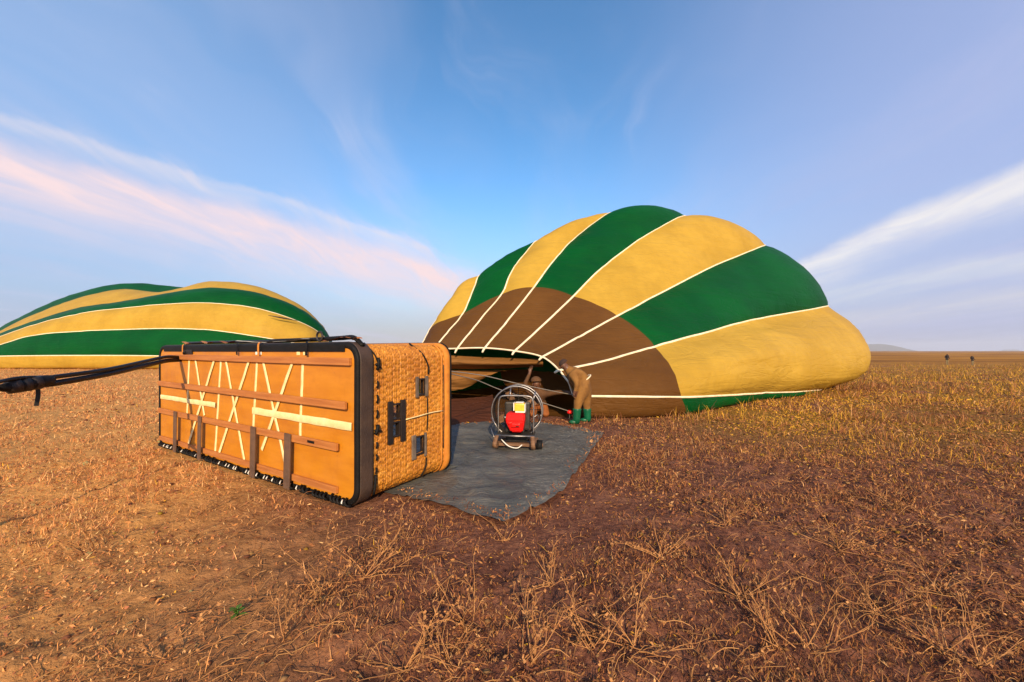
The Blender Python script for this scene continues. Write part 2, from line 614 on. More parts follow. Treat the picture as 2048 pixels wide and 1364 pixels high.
# vegetation coloured by a per-blade attribute
m, t, b = mat_new('dry_vegetation')
at = t.node('ShaderNodeAttribute', attribute_name='tint')
t.l.new(at.outputs['Color'], b.inputs['Base Color'])
b.inputs['Roughness'].default_value = .8
b.inputs['Specular IOR Level'].default_value = .2
tr = t.node('ShaderNodeBsdfTranslucent')
t.l.new(at.outputs['Color'], tr.inputs[0])
mx = t.node('ShaderNodeMixShader')
mx.inputs[0].default_value = .2
t.l.new(b.outputs[0], mx.inputs[1])
t.l.new(tr.outputs[0], mx.inputs[2])
t.l.new(mx.outputs[0], t.n['Material Output'].inputs[0])
M['veg'] = m

# ------------------------------------------------------------------ basket frame of reference
C0 = np.array([-1.467, 3.608])
EL = np.array([math.cos(R(149.5)), math.sin(R(149.5))])
ES = np.array([math.cos(R(59.5)), math.sin(R(59.5))])
BL, BD, BH = 4.8, 1.33, 1.56
BO = C0 + BL * EL


def bas_local(x, y):
    d = np.stack([x - BO[0], y - BO[1]], -1)
    return d @ (-EL), d @ ES


# tarpaulin outline (Coons patch)
TF = cr([(-1.95, 4.32), (-1.35, 4.03), (-.72, 3.66), (-.08, 3.26)], np.linspace(0, 3, 61))
TR = cr([(-.08, 3.26), (.50, 3.96), (1.10, 5.45), (1.66, 6.87)], np.linspace(0, 3, 81))
TB = cr([(-2.35, 7.55), (-1.28, 7.62), (.50, 7.86), (1.66, 6.87)], np.linspace(0, 3, 61))
TL = np.linspace((-1.95, 4.32), (-2.35, 7.55), 81)
uu = np.linspace(0, 1, 61)[:, None, None]
vv = np.linspace(0, 1, 81)[None, :, None]
TARP = (1 - vv) * TF[:, None] + vv * TB[:, None] + (1 - uu) * TL[None] + uu * TR[None] \
    - ((1 - uu) * (1 - vv) * TF[0] + uu * (1 - vv) * TF[-1] + (1 - uu) * vv * TB[0] + uu * vv * TB[-1])
TPOLY = np.concatenate([TF[:-1], TR[:-1], TB[::-1][:-1], TL[::-1][:-1]])


def inside(poly, x, y):
    r = np.zeros(x.shape, bool)
    n = len(poly)
    for i in range(n):
        x1, y1 = poly[i]
        x2, y2 = poly[(i + 1) % n]
        if y1 == y2:
            continue
        c_ = (y1 > y) != (y2 > y)
        r ^= c_ & (x < (x2 - x1) * (y - y1) / (y2 - y1) + x1)
    return r


ENVF = np.array([(1.85, 8.45), (3.9, 8.9), (7.3, 11.6), (12.4, 15.2), (14, 19), (11, 27), (7, 27), (-2, 15), (-2.9, 11.4), (-2.9, 10.2), (-1.6, 7.9), (.2, 8.2)])


def height(x, y):
    """ground relief in metres"""
    r = np.hypot(x, y)
    z = (fbm(x, y, .55, 4, 3) - .5) * .10 + (fbm(x, y, 4.0, 3, 9) - .5) * .055
    z = z + np.clip(fbm(x, y, 9.0, 3, 21) - .52, 0, 1) * .11 * np.clip(1.6 - r / 14, 0, 1)
    ridge = 1 - np.abs(2 * fbm(x * .55 + y * .5, x * -.9 + y * .9, 2.0, 3, 41) - 1)
    z = z + (ridge - .7) * .05 * np.clip(1.4 - r / 12, 0, 1)
    z = z * np.clip(1.3 - r / 120, .15, 1)
    # gently rolling far plain
    fw = np.clip((r - 60) / 400, 0, 1)
    z = z + fw * (fbm(x, y, .0012, 3, 77) - .62) * 6.0
    # trodden flat where things stand
    a, b_ = bas_local(x, y)
    dd = np.maximum(np.maximum(-a, a - BL), np.maximum(-b_, b_ - BD))
    w = np.clip((dd - .0) / .35, 0, 1)
    z = z * w + (1 - w) * -.015
    tc = np.hypot((x + .15) / 1.9, (y - 5.6) / 2.7)
    w = np.clip((tc - 1) / .2, 0, 1)
    z = z * w + (1 - w) * -.02
    ew = np.clip(np.hypot((x - 5.5) / 9, (y - 16) / 9.5) * 1.0 - .9, 0, .15) / .15
    z = z * ew + (1 - ew) * np.minimum(z, 0) * .3
    return z


def build_ground():
    ang = np.concatenate([np.linspace(-180, -66, 20)[:-1], np.linspace(-66, 66, 460), np.linspace(66, 180, 20)[1:]])
    ang = np.radians(ang)
    rad = np.concatenate([[0.02, .5, .9], np.geomspace(1.2, 60, 330), np.geomspace(62, 12000, 60)])
    A, Rr = np.meshgrid(ang, rad, indexing='ij')
    X = Rr * np.sin(A)
    Y = Rr * np.cos(A)
    Z = height(X, Y)
    P = np.stack([X, Y, Z], -1)
    return grid_mesh('ground', P, M['ground'], kind='structure')


g = build_ground()

# distant hills (flat topped, far behind the plain)
def hill(name, px0, px1, top, dist, flat):
    x0, x1 = (px0 - 1024) / FPX * dist, (px1 - 1024) / FPX * dist
    hh = (702 - top) / FPX * dist + EYE
    n, k = 40, 14
    u = np.linspace(0, 1, n)[:, None]
    w = np.linspace(-1, 1, k)[None, :]
    prof = np.clip(np.minimum(u, 1 - u) / flat, 0, 1)
    prof = prof * prof * (3 - 2 * prof)
    z = hh * prof * (1 - np.abs(w) ** 2.4) * (.88 + .2 * fbm(u * 9 + 0 * w, w * 3 + 0 * u, 1.0, 3, int(px0)))
    P = np.stack([x0 + (x1 - x0) * u + 0 * w, dist + w * (x1 - x0) * .45 + 0 * u, z - 25], -1)
    P[..., 2] = np.maximum(P[..., 2], -30)
    return grid_mesh(name, P, M['hill'], kind='structure')


hill('hill', 1600, 1782, 686, 9000.0, .24)
hill('hill', 1772, 1802, 694.5, 9500.0, .4)
hill('hill', 2002, 2040, 697, 9700.0, .4)

# ------------------------------------------------------------------ envelopes


def tri_noise(P, s, seed):
    return fbm(P[..., 0] + P[..., 2] * .6, P[..., 1] * .8 - P[..., 2] * .7, s, 3, seed) - .5


def envelope(root, curves, is_tape, colours, rows, bulge, brow, tape_w, rim, wr=.06, closed_ends=False, tape_from=0, skip_tapes=()):
    """curves: (n,c,3) control polylines mouth->crown, closed ring; gores run between tape curves"""
    C = np.array(curves, float)
    n, c = C.shape[:2]
    ts = np.linspace(0, c - 1, (c - 1) * rows + 1)
    S = np.stack([cr(C[i], ts) for i in range(n)])         # (n, T, 3)
    KV = 12
    tape_idx = [i for i in range(n) if is_tape[i]]
    tv = np.linspace(0, n, n * KV + 1)
    G = cr(S, tv, True)                                     # (n*KV+1, T, 3)
    G[-1] = G[0]
    # outward normals
    du = np.roll(G[:-1], -1, 0) - np.roll(G[:-1], 1, 0)
    dv = np.gradient(G[:-1], axis=1)
    N = np.cross(du, dv)
    N /= np.linalg.norm(N, axis=-1, keepdims=True) + 1e-9
    cen = G[:-1].mean((0, 1))
    if ((G[:-1] - cen) * N).sum(-1).mean() < 0:
        N = -N
    N = np.concatenate([N, N[:1]])
    sfr = np.linspace(0, 1, G.shape[1])
    env = np.clip((sfr - .16) / .42, 0, 1) ** 1.2 * np.clip((1 - sfr) / .15, 0, 1)
    for q, i in enumerate(tape_idx):
        j = tape_idx[(q + 1) % len(tape_idx)]
        jj = j if j > i else j + n
        a, b_ = i * KV, jj * KV
        for v_ in range(a, b_ + 1):
            f = (v_ - a) / (b_ - a)
            vi = v_ if v_ <= n * KV else v_ - n * KV
            if v_ == b_ or v_ == a:
                continue
            G[vi] += N[vi] * (bulge[q] * math.sin(math.pi * f) ** .8 * env)[:, None]
    G[-1] = G[0]
    fl = fbm(G[..., 0] * .35 + G[..., 1] * .35, G[..., 2] * 1.6, .8, 3, 27)
    crease = np.clip(.10 - np.abs(fl - .5), 0, .10) / .10
    wrk = tri_noise(G, .7, 5) * wr + tri_noise(G, 2.4, 15) * wr * .4 - crease * wr * .55
    G = G + N * (wrk * np.clip(sfr / .1, 0, 1))[..., None]
    G[-1] = G[0]
    G[..., 2] = np.maximum(G[..., 2], .012 + .01 * np.sin(np.arange(G.shape[0]))[:, None] ** 2)
    bi = brow * rows
    for q, i in enumerate(tape_idx):
        j = tape_idx[(q + 1) % len(tape_idx)]
        jj = j if j > i else j + n
        ids = [(v_ if v_ <= n * KV else v_ - n * KV) for v_ in range(i * KV, jj * KV + 1)]
        P = G[ids]
        fu, fs = np.meshgrid(np.linspace(0, 1, len(ids)), sfr, indexing='ij')
        par_ = np.stack([fu, fs, np.full_like(fu, q * 7.3), np.ones_like(fu)], -1).astype(np.float32)
        for nm, sl, mm in ((('lower_panel', slice(0, bi + 1), 'brown'),) if brow else ()) + (('gore_panel', slice(bi, None), colours[q]),):
            o_ = grid_mesh(nm, P[:, sl], M[mm], root)
            at_ = o_.data.color_attributes.new('param', 'FLOAT_COLOR', 'POINT')
            at_.data.foreach_set('color', np.ascontiguousarray(par_[:, sl]).ravel())
    for i in tape_idx:
        if i in skip_tapes:
            continue
        vi = i * KV
        P = G[vi][tape_from:]
        side = G[(vi + 1) % (n * KV)][tape_from:] - G[(vi - 1) % (n * KV)][tape_from:]
        side /= np.linalg.norm(side, axis=1, keepdims=True) + 1e-9
        nn = N[vi][tape_from:]
        w = tape_w / 2
        off = nn * .022
        Q = np.stack([P + off * .2 - side * w * 1.05, P + off - side * w * .9, P + off * 1.25, P + off + side * w * .9, P + off * .2 + side * w * 1.05], 1)
        Q[..., 2] = np.maximum(Q[..., 2], .016)
        grid_mesh('load_tape', Q, M['tape'], root)
    return G, N


# main envelope: curves are load tapes given by where they run
CROWN = np.array([10.5, 27.0, 1.3])


def tape(pts, k=None):
    P = [wp(*p) for p in pts]
    return np.array(P)


vis = [
    # ground line, right flank
    [(1160, 838, 8.38), (1262, 836, 8.5), (1362, 831, 8.85), (1430, 818, 9.85), (1500, 802, 11.4), (1612, 782, 14.2)],
    [(1147, 792, 8.3), (1256, 793, 8.35), (1362, 794, 8.55), (1440, 791, 9.6), (1522, 786, 11.1), (1640, 777, 14.7)],
    [(1143, 781, 8.32), (1250, 778, 8.35), (1356, 772, 8.55), (1450, 764, 9.4), (1560, 756, 11.2), (1714, 753, 15.3)],
    [(1138, 766, 8.36), (1244, 757, 8.5), (1347, 742, 8.8), (1455, 722, 9.7), (1585, 703, 11.8), (1737, 712, 16.0)],
    [(1129, 754, 8.42), (1232, 738, 8.7), (1330, 716, 9.2), (1432, 692, 10.3), (1555, 666, 12.4), (1712, 656, 16.8)],
    [(1119, 741, 8.5), (1218, 719, 9.0), (1310, 693, 9.7), (1405, 667, 10.9), (1510, 639, 13.0), (1655, 612, 17.3)],
    [(1085, 714, 8.9), (1160, 673, 9.8), (1235, 632, 10.8), (1325, 584, 12.1), (1430, 531, 14.0), (1530, 491, 17.0)],
    [(1030, 702, 9.2), (1088, 648, 10.1), (1147, 592, 11.0), (1205, 535, 12.2), (1285, 475, 13.8), (1372, 432, 16.3)],
    [(970, 696, 9.55), (1018, 637, 10.3), (1068, 575, 11.1), (1103, 527, 12.0), (1155, 472, 13.3), (1228, 427, 15.2)],
    [(915, 697, 9.9), (955, 645, 10.5), (1003, 588, 11.2), (1020, 550, 11.8), (1044, 514, 12.5), (1082, 482, 13.7)],
    [(868, 700, 10.3), (897, 661, 10.7), (926, 627, 11.2), (938, 600, 11.5), (949, 573, 11.9), (963, 550, 12.5)],
    [(836, 712, 10.6), (845, 687, 10.9), (855, 664, 11.3), (876, 634, 11.6), (898, 607, 11.9), (924, 581, 12.5)],
]
curves = []
for k, pts in enumerate(vis):
    P = tape(pts)
    if k == 0:
        P[:, 2] = .02
    S = P[-1]
    ring = 2 * math.pi * (k - 3) / 14.0
    Cc = CROWN + np.array([1.6 * math.cos(ring), -.4 * math.cos(ring), max(1.2 * math.sin(ring), -1.2)])
    K1 = S + (Cc - S) * .30 + np.array([0, 1.2, 0])
    K1[2] = S[2] * .97 + .02
    K2 = S + (Cc - S) * .68 + np.array([0, .8, 0])
    K2[2] = max(.03, S[2] * .72 + Cc[2] * .1)
    curves.append(np.vstack([P, K1, K2, Cc]))
curves.append(np.array([(-2.95, 10.45, .02), (-2.95, 10.9, .02), (-2.9, 11.4, .02), (-2.7, 12.1, .02), (-2.4, 12.9, .02), (-1.9, 14.0, .02), (1.5, 19, .02), (5.5, 23.5, .02), (9.3, 26.8, .15)]))
curves.append(np.array([(-.5, 9.45, .02), (.2, 10.1, .02), (.9, 10.9, .02), (1.9, 12, .02), (3.2, 13.3, .02), (4.6, 15, .02), (7, 19, .02), (9, 23, .02), (10.5, 26.2, .1)]))

env_root = empty('balloon_envelope', (0, 0, 0), label='half inflated green and yellow balloon envelope with brown mouth panels and white tapes', cat='balloon', group=None)
is_tape = [True, True, False, False, False] + [True] * 9
cols = ['green', 'yellow', 'green', 'yellow', 'green', 'yellow', 'green', 'yellow', 'green', 'brown', 'brown']
bul = [.08, .03, .34, .25, .22, .12, .09, .06, .02, .0, .0]
GE, NE = envelope(env_root, curves, is_tape, cols, 12, bul, 2, .052, None, wr=.05, skip_tapes=(0, 12, 13))

# white mouth rim with short cable loops
KV = 12
rim_ids = list(range(11 * KV, 1 * KV - 1, -1))
rim = GE[rim_ids, 0]
tube('mouth_rim', rim, .021, M['tape'], env_root, k=8)
for i in (5, 6, 7, 8, 9, 10):
    p = GE[i * KV, 0]
    d = (GE[i * KV, 0] - GE[i * KV, 5])
    d /= np.linalg.norm(d)
    tube('tape_loop', [p - d * .05, p + d * .06, p + d * .13 - np.array([0, 0, .03])], [.02, .03, .022], M['tape'], env_root, k=6)


def cloth(name, rows_px, mat, parent, nu=26, nv=12, wr=.03, seed=1, fold=0.0):
    """drape through a coarse grid of control points"""
    Cg = np.array([[wp(*p) for p in row] for row in rows_px])
    a = cr(Cg, np.linspace(0, len(Cg) - 1, nv))
    b_ = np.stack([cr(r_, np.linspace(0, len(r_) - 1, nu)) for r_ in a])
    f = tri_noise(b_, 2.2, seed) * wr * 2 + tri_noise(b_ * np.array([1, 1, 3.0]), 4.0, seed + 3) * wr
    b_[..., 1] += f
    b_[..., 2] += f * .5 + fold * np.sin(np.linspace(0, 9, nu))[None]
    b_[..., 2] = np.maximum(b_[..., 2], .03)
    return grid_mesh(name, b_, mat, parent)


# folds of the far lip hanging across the mouth, and the lower lip on the ground
cloth('mouth_flap', [[(850, 706, 10.6), (905, 711, 10.2), (960, 714, 9.9), (1020, 716, 9.6), (1086, 717, 9.15)],
                     [(850, 722, 10.3), (905, 724, 9.9), (960, 726, 9.6), (1020, 727, 9.3), (1086, 726, 9.0)],
                     [(850, 738, 10.7), (905, 737, 10.3), (960, 738, 10.0), (1020, 736, 9.7), (1086, 733, 9.2)]], M['tan'], env_root, wr=.03, seed=4)
cloth('mouth_fold', [[(840, 738, 10.9), (890, 739, 10.5), (950, 740, 10.2), (1010, 741, 9.9)],
                     [(840, 760, 10.5), (885, 758, 10.2), (930, 755, 10.0), (985, 748, 9.9)],
                     [(840, 785, 10.7), (880, 782, 10.4), (925, 778, 10.2), (960, 760, 10.1)]], M['tan'], env_root, wr=.05, seed=9)
cloth('lower_lip', [[(800, 798, 10.6), (860, 798, 9.9), (930, 796, 9.7), (985, 790, 9.5)],
                    [(800, 822, 9.4), (860, 822, 9.0), (930, 820, 8.8), (990, 812, 8.6)],
                    [(800, 846, 7.85), (860, 848, 7.75), (930, 846, 7.8), (992, 838, 8.1)],
                    [(800, 854, 7.6), (860, 855, 7.45), (930, 854, 7.5), (990, 848, 7.8)]], M['maroon'], env_root, wr=.06, seed=12)
cloth('inner_sheet', [[(1000, 742, 10.4), (1050, 740, 10.1), (1100, 745, 9.6), (1132, 756, 9.3)],
                      [(1010, 770, 10.6), (1060, 772, 10.2), (1100, 775, 9.8), (1140, 778, 9.2)],
                      [(1040, 796, 10.7), (1070, 796, 10.3), (1100, 790, 9.8), (1140, 788, 9.2)]], M['brown'], env_root, wr=.08, seed=17)

# second envelope, far left, seen from its flank
left_root = empty('balloon_envelope', (-32, 36, 0), label='partly inflated green and yellow balloon envelope lying beyond the wicker basket', cat='balloon')
XS = [-150, -40, 60, 150, 240, 330, 420, 510, 590, 640, 664]


def ltape(ys, ds):
    return np.array([wp(x, y, d) for x, y, d in zip(XS, ys, ds)])


lc = [
    ltape([735] * 11, [33.0, 32.3, 31.8, 31.5, 31.4, 31.4, 31.6, 32.0, 33.0, 34.5, 36.5]),
    ltape([716, 713, 711.5, 711, 711, 712, 713, 714, 715, 716, 716], [33.0, 32.0, 31.4, 31.0, 30.9, 30.9, 31.1, 31.6, 32.8, 34.6, 37]),
    ltape([712, 700, 672, 663, 659, 657, 660, 672, 686, 696, 706], [33.5, 32.6, 32.0, 31.7, 31.6, 31.6, 31.8, 32.4, 33.6, 35.4, 37.6]),
    ltape([710, 686, 652, 629, 616, 608.5, 606, 616, 640, 666, 692], [34.2, 33.6, 33.1, 32.9, 32.8, 32.8, 33.0, 33.6, 34.8, 36.4, 38.2]),
    ltape([708, 680, 644, 617, 603, 587, 575.5, 584, 612, 648, 682], [35.2, 35.0, 35.0, 35.1, 35.2, 35.2, 35.4, 35.9, 36.8, 37.8, 38.8]),
    ltape([708, 678, 632, 598, 578.5, 584, 567, 577, 611, 652, 684], [37.0, 37.2, 37.6, 38.2, 38.8, 39.2, 39.4, 39.6, 39.8, 39.8, 39.6]),
    ltape([708, 677.5, 631, 596.8, 576.8, 580, 606, 630, 656, 676, 692], [40, 40.6, 41, 41.4, 41.8, 42.6, 44, 43.8, 43, 42, 40.4]),
    ltape([724] * 11, [40, 42, 44, 45, 46, 46, 46, 46, 45, 43, 41]),
]
for q in (0, 7):
    lc[q][:, 2] = .02
lc = [c_ - np.array([-32, 36, 0]) for c_ in lc]
GL, NL = envelope(left_root, lc, [True] * 8, ['yellow', 'green', 'yellow', 'green', 'yellow', 'green', 'yellow', 'green'], 8,
                  [.05, .30, .30, .22, .12, .0, .0, 0], 0, .08, None, wr=.07, skip_tapes=(0, 7, 4, 5, 6))

# dark strip painting the shade of a slit in the far envelope
GW = GL.reshape(-1, 3) + np.array([-32, 36, 0])
gpx = 1024 + GW[:, 0] / GW[:, 1] * FPX
gpy = 702 - (GW[:, 2] - EYE) / GW[:, 1] * FPX
P = []
for q in np.linspace(0, 1, 9):
    sx_, sy_ = 536 + 60 * q, 630.5 + 11 * q
    near = np.argsort(np.hypot(gpx - sx_, gpy - sy_))[:14]
    dd = GW[near, 1].min() - .30
    h_ = 1.2 * math.sin(math.pi * min(.97, q + .03)) + .2
    P.append([wp(sx_, sy_ - h_, dd) - np.array([-32, 36, 0]), wp(sx_, sy_, dd - .03) - np.array([-32, 36, 0]), wp(sx_, sy_ + h_, dd) - np.array([-32, 36, 0])])
grid_mesh('slit_shade', np.array(P), M['leather'], left_root)

# ------------------------------------------------------------------ basket lying on its side
bk = empty('wicker_basket', (BO[0], BO[1], .012), math.atan2(-EL[1], -EL[0]),
           label='long orange wicker balloon basket lying on its side with strapped plywood floor', cat='basket')


def rrect(x0, x1, z0, z1, r, seg=6, per=.06):
    """rounded rectangle outline in (x,z), counter-clockwise, resampled"""
    pts = []
    for cx, cz, a0 in ((x1 - r, z0 + r, -90), (x1 - r, z1 - r, 0), (x0 + r, z1 - r, 90), (x0 + r, z0 + r, 180)):
        for k_ in range(seg + 1):
            a = R(a0 + 90 * k_ / seg)
            pts.append((cx + r * math.cos(a), cz + r * math.sin(a)))
    P = np.array(pts + pts[:1])
    s = np.concatenate([[0], np.cumsum(np.linalg.norm(np.diff(P, axis=0), axis=1))])
    n = int(round(s[-1] / per / 2)) * 2
    q = np.linspace(0, s[-1], n, endpoint=False)
    return np.stack([np.interp(q, s, P[:, 0]), np.interp(q, s, P[:, 1])], -1)


STK = .072                       # stake spacing
SUB = 6
outl = rrect(0, BL, 0, BH, .17, 8, STK / SUB)
nU = len(outl)
tang = np.roll(outl, -1, 0) - np.roll(outl, 1, 0)
tang /= np.linalg.norm(tang, axis=1, keepdims=True)
nrm = np.stack([tang[:, 1], -tang[:, 0]], -1)
SW = .0245
nV = int((BD - .06) / SW)
ysub = []
for r_ in range(nV):
    ysub += [(.05 + (r_ + .06) * SW, -1.0), (.05 + (r_ + .3) * SW, 1.0), (.05 + (r_ + .7) * SW, 1.0), (.05 + (r_ + .94) * SW, -1.0)]
ph = np.arange(nU) / SUB
Pw = np.zeros((nU, len(ysub), 3))
jit = np.random.default_rng(3)
for k, (yy, hgt) in enumerate(ysub):
    row = k // 4
    grp = row // 4
    fr_ = (ph + .5 * (grp % 2) + .22 * (fbm(ph * .2, np.full(nU, grp * 3.1), 1.0, 2, 8) - .5)) % 1.0
    dst = np.minimum(fr_, 1 - fr_)
    wav = -.010 * np.exp(-(dst / .13) ** 2) + .003 * np.cos(2 * math.pi * (ph * 2 + row * .5))
    lump = (fbm(ph * .8, np.full(nU, row * 2.3), 1.0, 2, 5) - .5) * .008
    off = wav + lump + (.0 if hgt > 0 else (-.009 if (row % 4 == (0 if k % 4 == 0 else 3)) else -.003))
    yw = yy + (fbm(ph * .12, np.full(nU, row * .9), 1.0, 2, 31) - .5) * .02
    Pw[:, k, 0] = outl[:, 0] + nrm[:, 0] * off
    Pw[:, k, 1] = yw
    Pw[:, k, 2] = outl[:, 1] + nrm[:, 1] * off
holes = [(.80, .89, 1.00, 1.16), (.43, .52, .78, .92), (.42, .51, .60, .73), (.76, .88, .33, .51)]


def hole_mask(yc, zc_, xc):
    k_ = np.zeros(yc.shape, bool)
    for y0, y1, z0, z1 in holes:
        k_ |= (yc > y0) & (yc < y1) & (zc_ > z0) & (zc_ < z1) & (xc > BL - .1)
    return k_


def keep_for(P):
    Q = (P + np.roll(P, -1, 0)) / 2
    Q = (Q[:, :-1] + Q[:, 1:]) / 2
    return ~hole_mask(Q[..., 1], Q[..., 2], Q[..., 0])


wall = grid_mesh('wicker_wall', Pw, M['wicker'], bk, keep=keep_for(Pw), closed_u=True)
# inner lining 3 cm inside
inn = np.stack([outl - nrm * .035] * 30, 1)
Pi = np.zeros((nU, 30, 3))
Pi[..., 0] = inn[..., 0]
Pi[..., 1] = np.linspace(.04, BD - .02, 30)[None]
Pi[..., 2] = inn[..., 1]
grid_mesh('lining', Pi, M['leather'], bk, keep=keep_for(Pi), closed_u=True)

# floor: plywood sheet with rounded corners
fo = rrect(.038, BL - .038, .038, BH - .038, .13, 8, .03)


def slab(name, outline, y0, y1, mat, parent, **kw):
    bm = bmesh.new()
    a = [bm.verts.new((x, y0, z)) for x, z in outline]
    b_ = [bm.verts.new((x, y1, z)) for x, z in outline]
    bm.faces.new(a)
    bm.faces.new(b_[::-1])
    n_ = len(outline)
    for i in range(n_):
        bm.faces.new((a[i], b_[i], b_[(i + 1) % n_], a[(i + 1) % n_]))
    return from_bm(name, bm, mat, parent, **kw)


floor = slab('floor_panel', fo, .0, .03, M['ply'], bk)


def loft_ring(name, profiles, mat, parent):
    """profiles: list of (offset outward from wall outline, y)"""
    P = np.zeros((nU, len(profiles), 3))
    for k_, (o_, y_) in enumerate(profiles):
        P[:, k_, 0] = outl[:, 0] + nrm[:, 0] * o_
        P[:, k_, 1] = y_ + (fbm(ph * .15, np.full(nU, 3.0), 1, 2, 2) - .5) * .006
        P[:, k_, 2] = outl[:, 1] + nrm[:, 1] * o_
    return grid_mesh(name, P, mat, parent, closed_u=True)


# leather wrapping round the floor edge and padded rims
loft_ring('edge_binding', [(-.046, -.002), (-.040, -.008), (-.02, -.011), (.004, -.010), (.014, .004), (.016, .022), (.010, .024)], M['black'], bk)
loft_ring('leather_band', [(.008, .016), (.019, .020), (.021, .03), (.018, .09), (.021, .150), (.018, .168), (.004, .172)], M['band'], bk)
loft_ring('mid_band', [(.006, 1.175), (.016, 1.18), (.017, 1.19), (.006, 1.195)], M['rimwood'], bk)
loft_ring('padded_rim', [(.0, BD - .09), (.02, BD - .085), (.032, BD - .04), (.025, BD + .0), (.0, BD + .022), (-.03, BD + .015), (-.045, BD - .02)], M['rimwood'], bk)
loft_ring('rim_piping', [(.028, BD - .012), (.038, BD + .006), (.026, BD + .022), (.012, BD + .026)], M['black'], bk)
# partitions inside (trench basket), coloured dark to paint in the inner shade
for xx in (1.2, 3.6):
    bm = bmesh.new()
    bm_box(bm, (xx, BD / 2, BH / 2), (.05, BD - .12, BH - .1), bevel=.015)
    from_bm('partition', bm, M['leather'], bk)


def lath(name, a, b_, w, th, mat, y=0.0, bev=.004, parent=bk, smooth=False):
    """flat strip on the floor face between (x,z) points a and b"""
    a = Vector((a[0], 0, a[1]))
    b_ = Vector((b_[0], 0, b_[1]))
    d = b_ - a
    ang_ = math.atan2(d.z, d.x)
    bm = bmesh.new()
    bm_box(bm, (0, 0, 0), (d.length, th, w), bevel=bev)
    o = from_bm(name, bm, mat, parent, smooth)
    mid_ = (a + b_) / 2
    o.location = (mid_.x, -y - th / 2, mid_.z)
    o.rotation_euler = (0, -ang_, 0)
    return o


# cream webbing straps under the runners
def strap(a, b_, w, y):
    n_ = 14
    P = []
    a = np.array(a)
    b_ = np.array(b_)
    d = (b_ - a) / np.linalg.norm(b_ - a)
    pn = np.array([-d[1], d[0]])
    for k_ in range(n_):
        f_ = k_ / (n_ - 1)
        c_ = a + (b_ - a) * f_ + pn * (random.random() - .5) * .006
        ww = w * (.94 + .12 * random.random())
        P.append([(c_[0] + pn[0] * q * ww / 2, -y - (.0045 if abs(q) < 1 else 0), c_[1] + pn[1] * q * ww / 2) for q in (-1, -.8, .8, 1)])
    return grid_mesh('strap', np.array(P), M['strap'], bk)


for a, b_ in [((1.09, 1.36), (1.02, .57)), ((2.06, 1.36), (1.9, .15)), ((2.97, 1.36), (2.84, .15)), ((3.91, 1.36), (3.86, .58))]:
    strap(a, b_, .042, .0012)
for a, b_ in [((1.31, 1.36), (1.59, .60)), ((2.21, 1.36), (2.68, .15)), ((3.12, 1.36), (3.62, .15))]:
    strap(a, b_, .044, .0065)
for a, b_ in [((1.89, 1.36), (1.1, .15)), ((2.8, 1.36), (2.04, .15)), ((3.73, 1.36), (3.1, .33))]:
    strap(a, b_, .044, .0120)
strap((.10, .77), (1.95, .77), .066, .0175)
strap((2.9, .775), (4.74, .765), .080, .0175)
# hardwood runners
lath('runner', (.42, 1.40), (4.72, 1.385), .072, .034, M['runner'], .002)
lath('runner', (.10, .985), (4.68, .965), .074, .030, M['runner'], .024)
lath('runner', (.08, .56), (4.55, .55), .074, .030, M['runner'], .024)
lath('runner', (.09, .125), (4.52, .12), .064, .034, M['runner'], .002)
# brown webbing posts over the two lower runners
for x, w in ((.79, .095), (1.60, .095), (3.01, .105), (3.73, .115)):
    lath('webbing_post', (x + .01, .60), (x - .012, -.0), w, .016, M['post'], .058, .005)
lath('top_binding', (.20, 1.512), (4.62, 1.512), .062, .010, M['black'], .003, .003)
# tags, stamp, fittings along the upper edge
lath('tag', (2.94, 1.468), (3.08, 1.468), .05, .006, M['white'], .0)
lath('tag', (3.80, 1.465), (3.86, 1.465), .045, .006, M['strap'], .0)
lath('tag', (3.92, 1.465), (3.95, 1.465), .045, .006, M['strap'], .0)
lath('stamp_mark', (4.08, .556), (4.20, .555), .026, .0016, M['black'], .0542, .0)
lath('anchor_plate', (.92, 1.475), (1.22, 1.475), .06, .02, M['leather'], .0)
# strap lashings on the upper leather edge
for x in (.95, 2.55, 3.06, 4.02):
    P = []
    for q in np.linspace(0, 1, 9):
        pts = [(-.03, BH - .12), (-.032, BH - .03), (-.02, BH + .028), (.05, BH + .036), (.17, BH + .033)]
        c_ = cr(np.array(pts), np.array([q * 4]))[0]
        P.append([(x + o_, c_[0], c_[1]) for o_ in (-.02, -.01, .01, .02)])
    grid_mesh('lashing', np.array(P), M['rimwood'] if x in (.95, 3.06) else M['black'], bk)
# lifting ring, top poles and loose webbing on the upper side
tube('shackle_ring', [(4.05 + .05 * math.cos(a), .10, BH + .085 + .05 * math.sin(a)) for a in np.linspace(0, 2 * math.pi, 14, endpoint=False)], .012, M['darksteel'], bk, k=6, closed=True)
tube('support_pole', [(3.0, .14, BH + .05), (3.9, .15, BH + .055), (4.4, .12, BH + .062), (4.62, .10, BH + .060), (4.76, .09, BH - .02)], .024, M['black'], bk, samples=24)
tube('support_pole', [(.4, .20, BH + .05), (1.4, .22, BH + .055), (2.4, .2, BH + .05), (3.1, .21, BH + .045)], .022, M['blacksleeve'], bk, samples=24)
for x0, x1, mm in ((.6, .85, 'runner'), (1.25, 1.55, 'runner'), (1.85, 2.2, 'orange'), (2.3, 3.9, 'tape'), (4.15, 4.6, 'orange'), (4.62, 4.72, 'runner')):
    P = []
    for q in np.linspace(0, 1, 12):
        x = x0 + (x1 - x0) * q
        h_ = BH + .045 + .016 * math.sin(q * 5 + x0) + .01 * random.random()
        P.append([(x, .06 + y_, h_ + .004 * (1 - abs(y_ - .03) / .03)) for y_ in (0, .03, .06)])
    grid_mesh('loose_webbing', np.array(P), M[mm], bk)
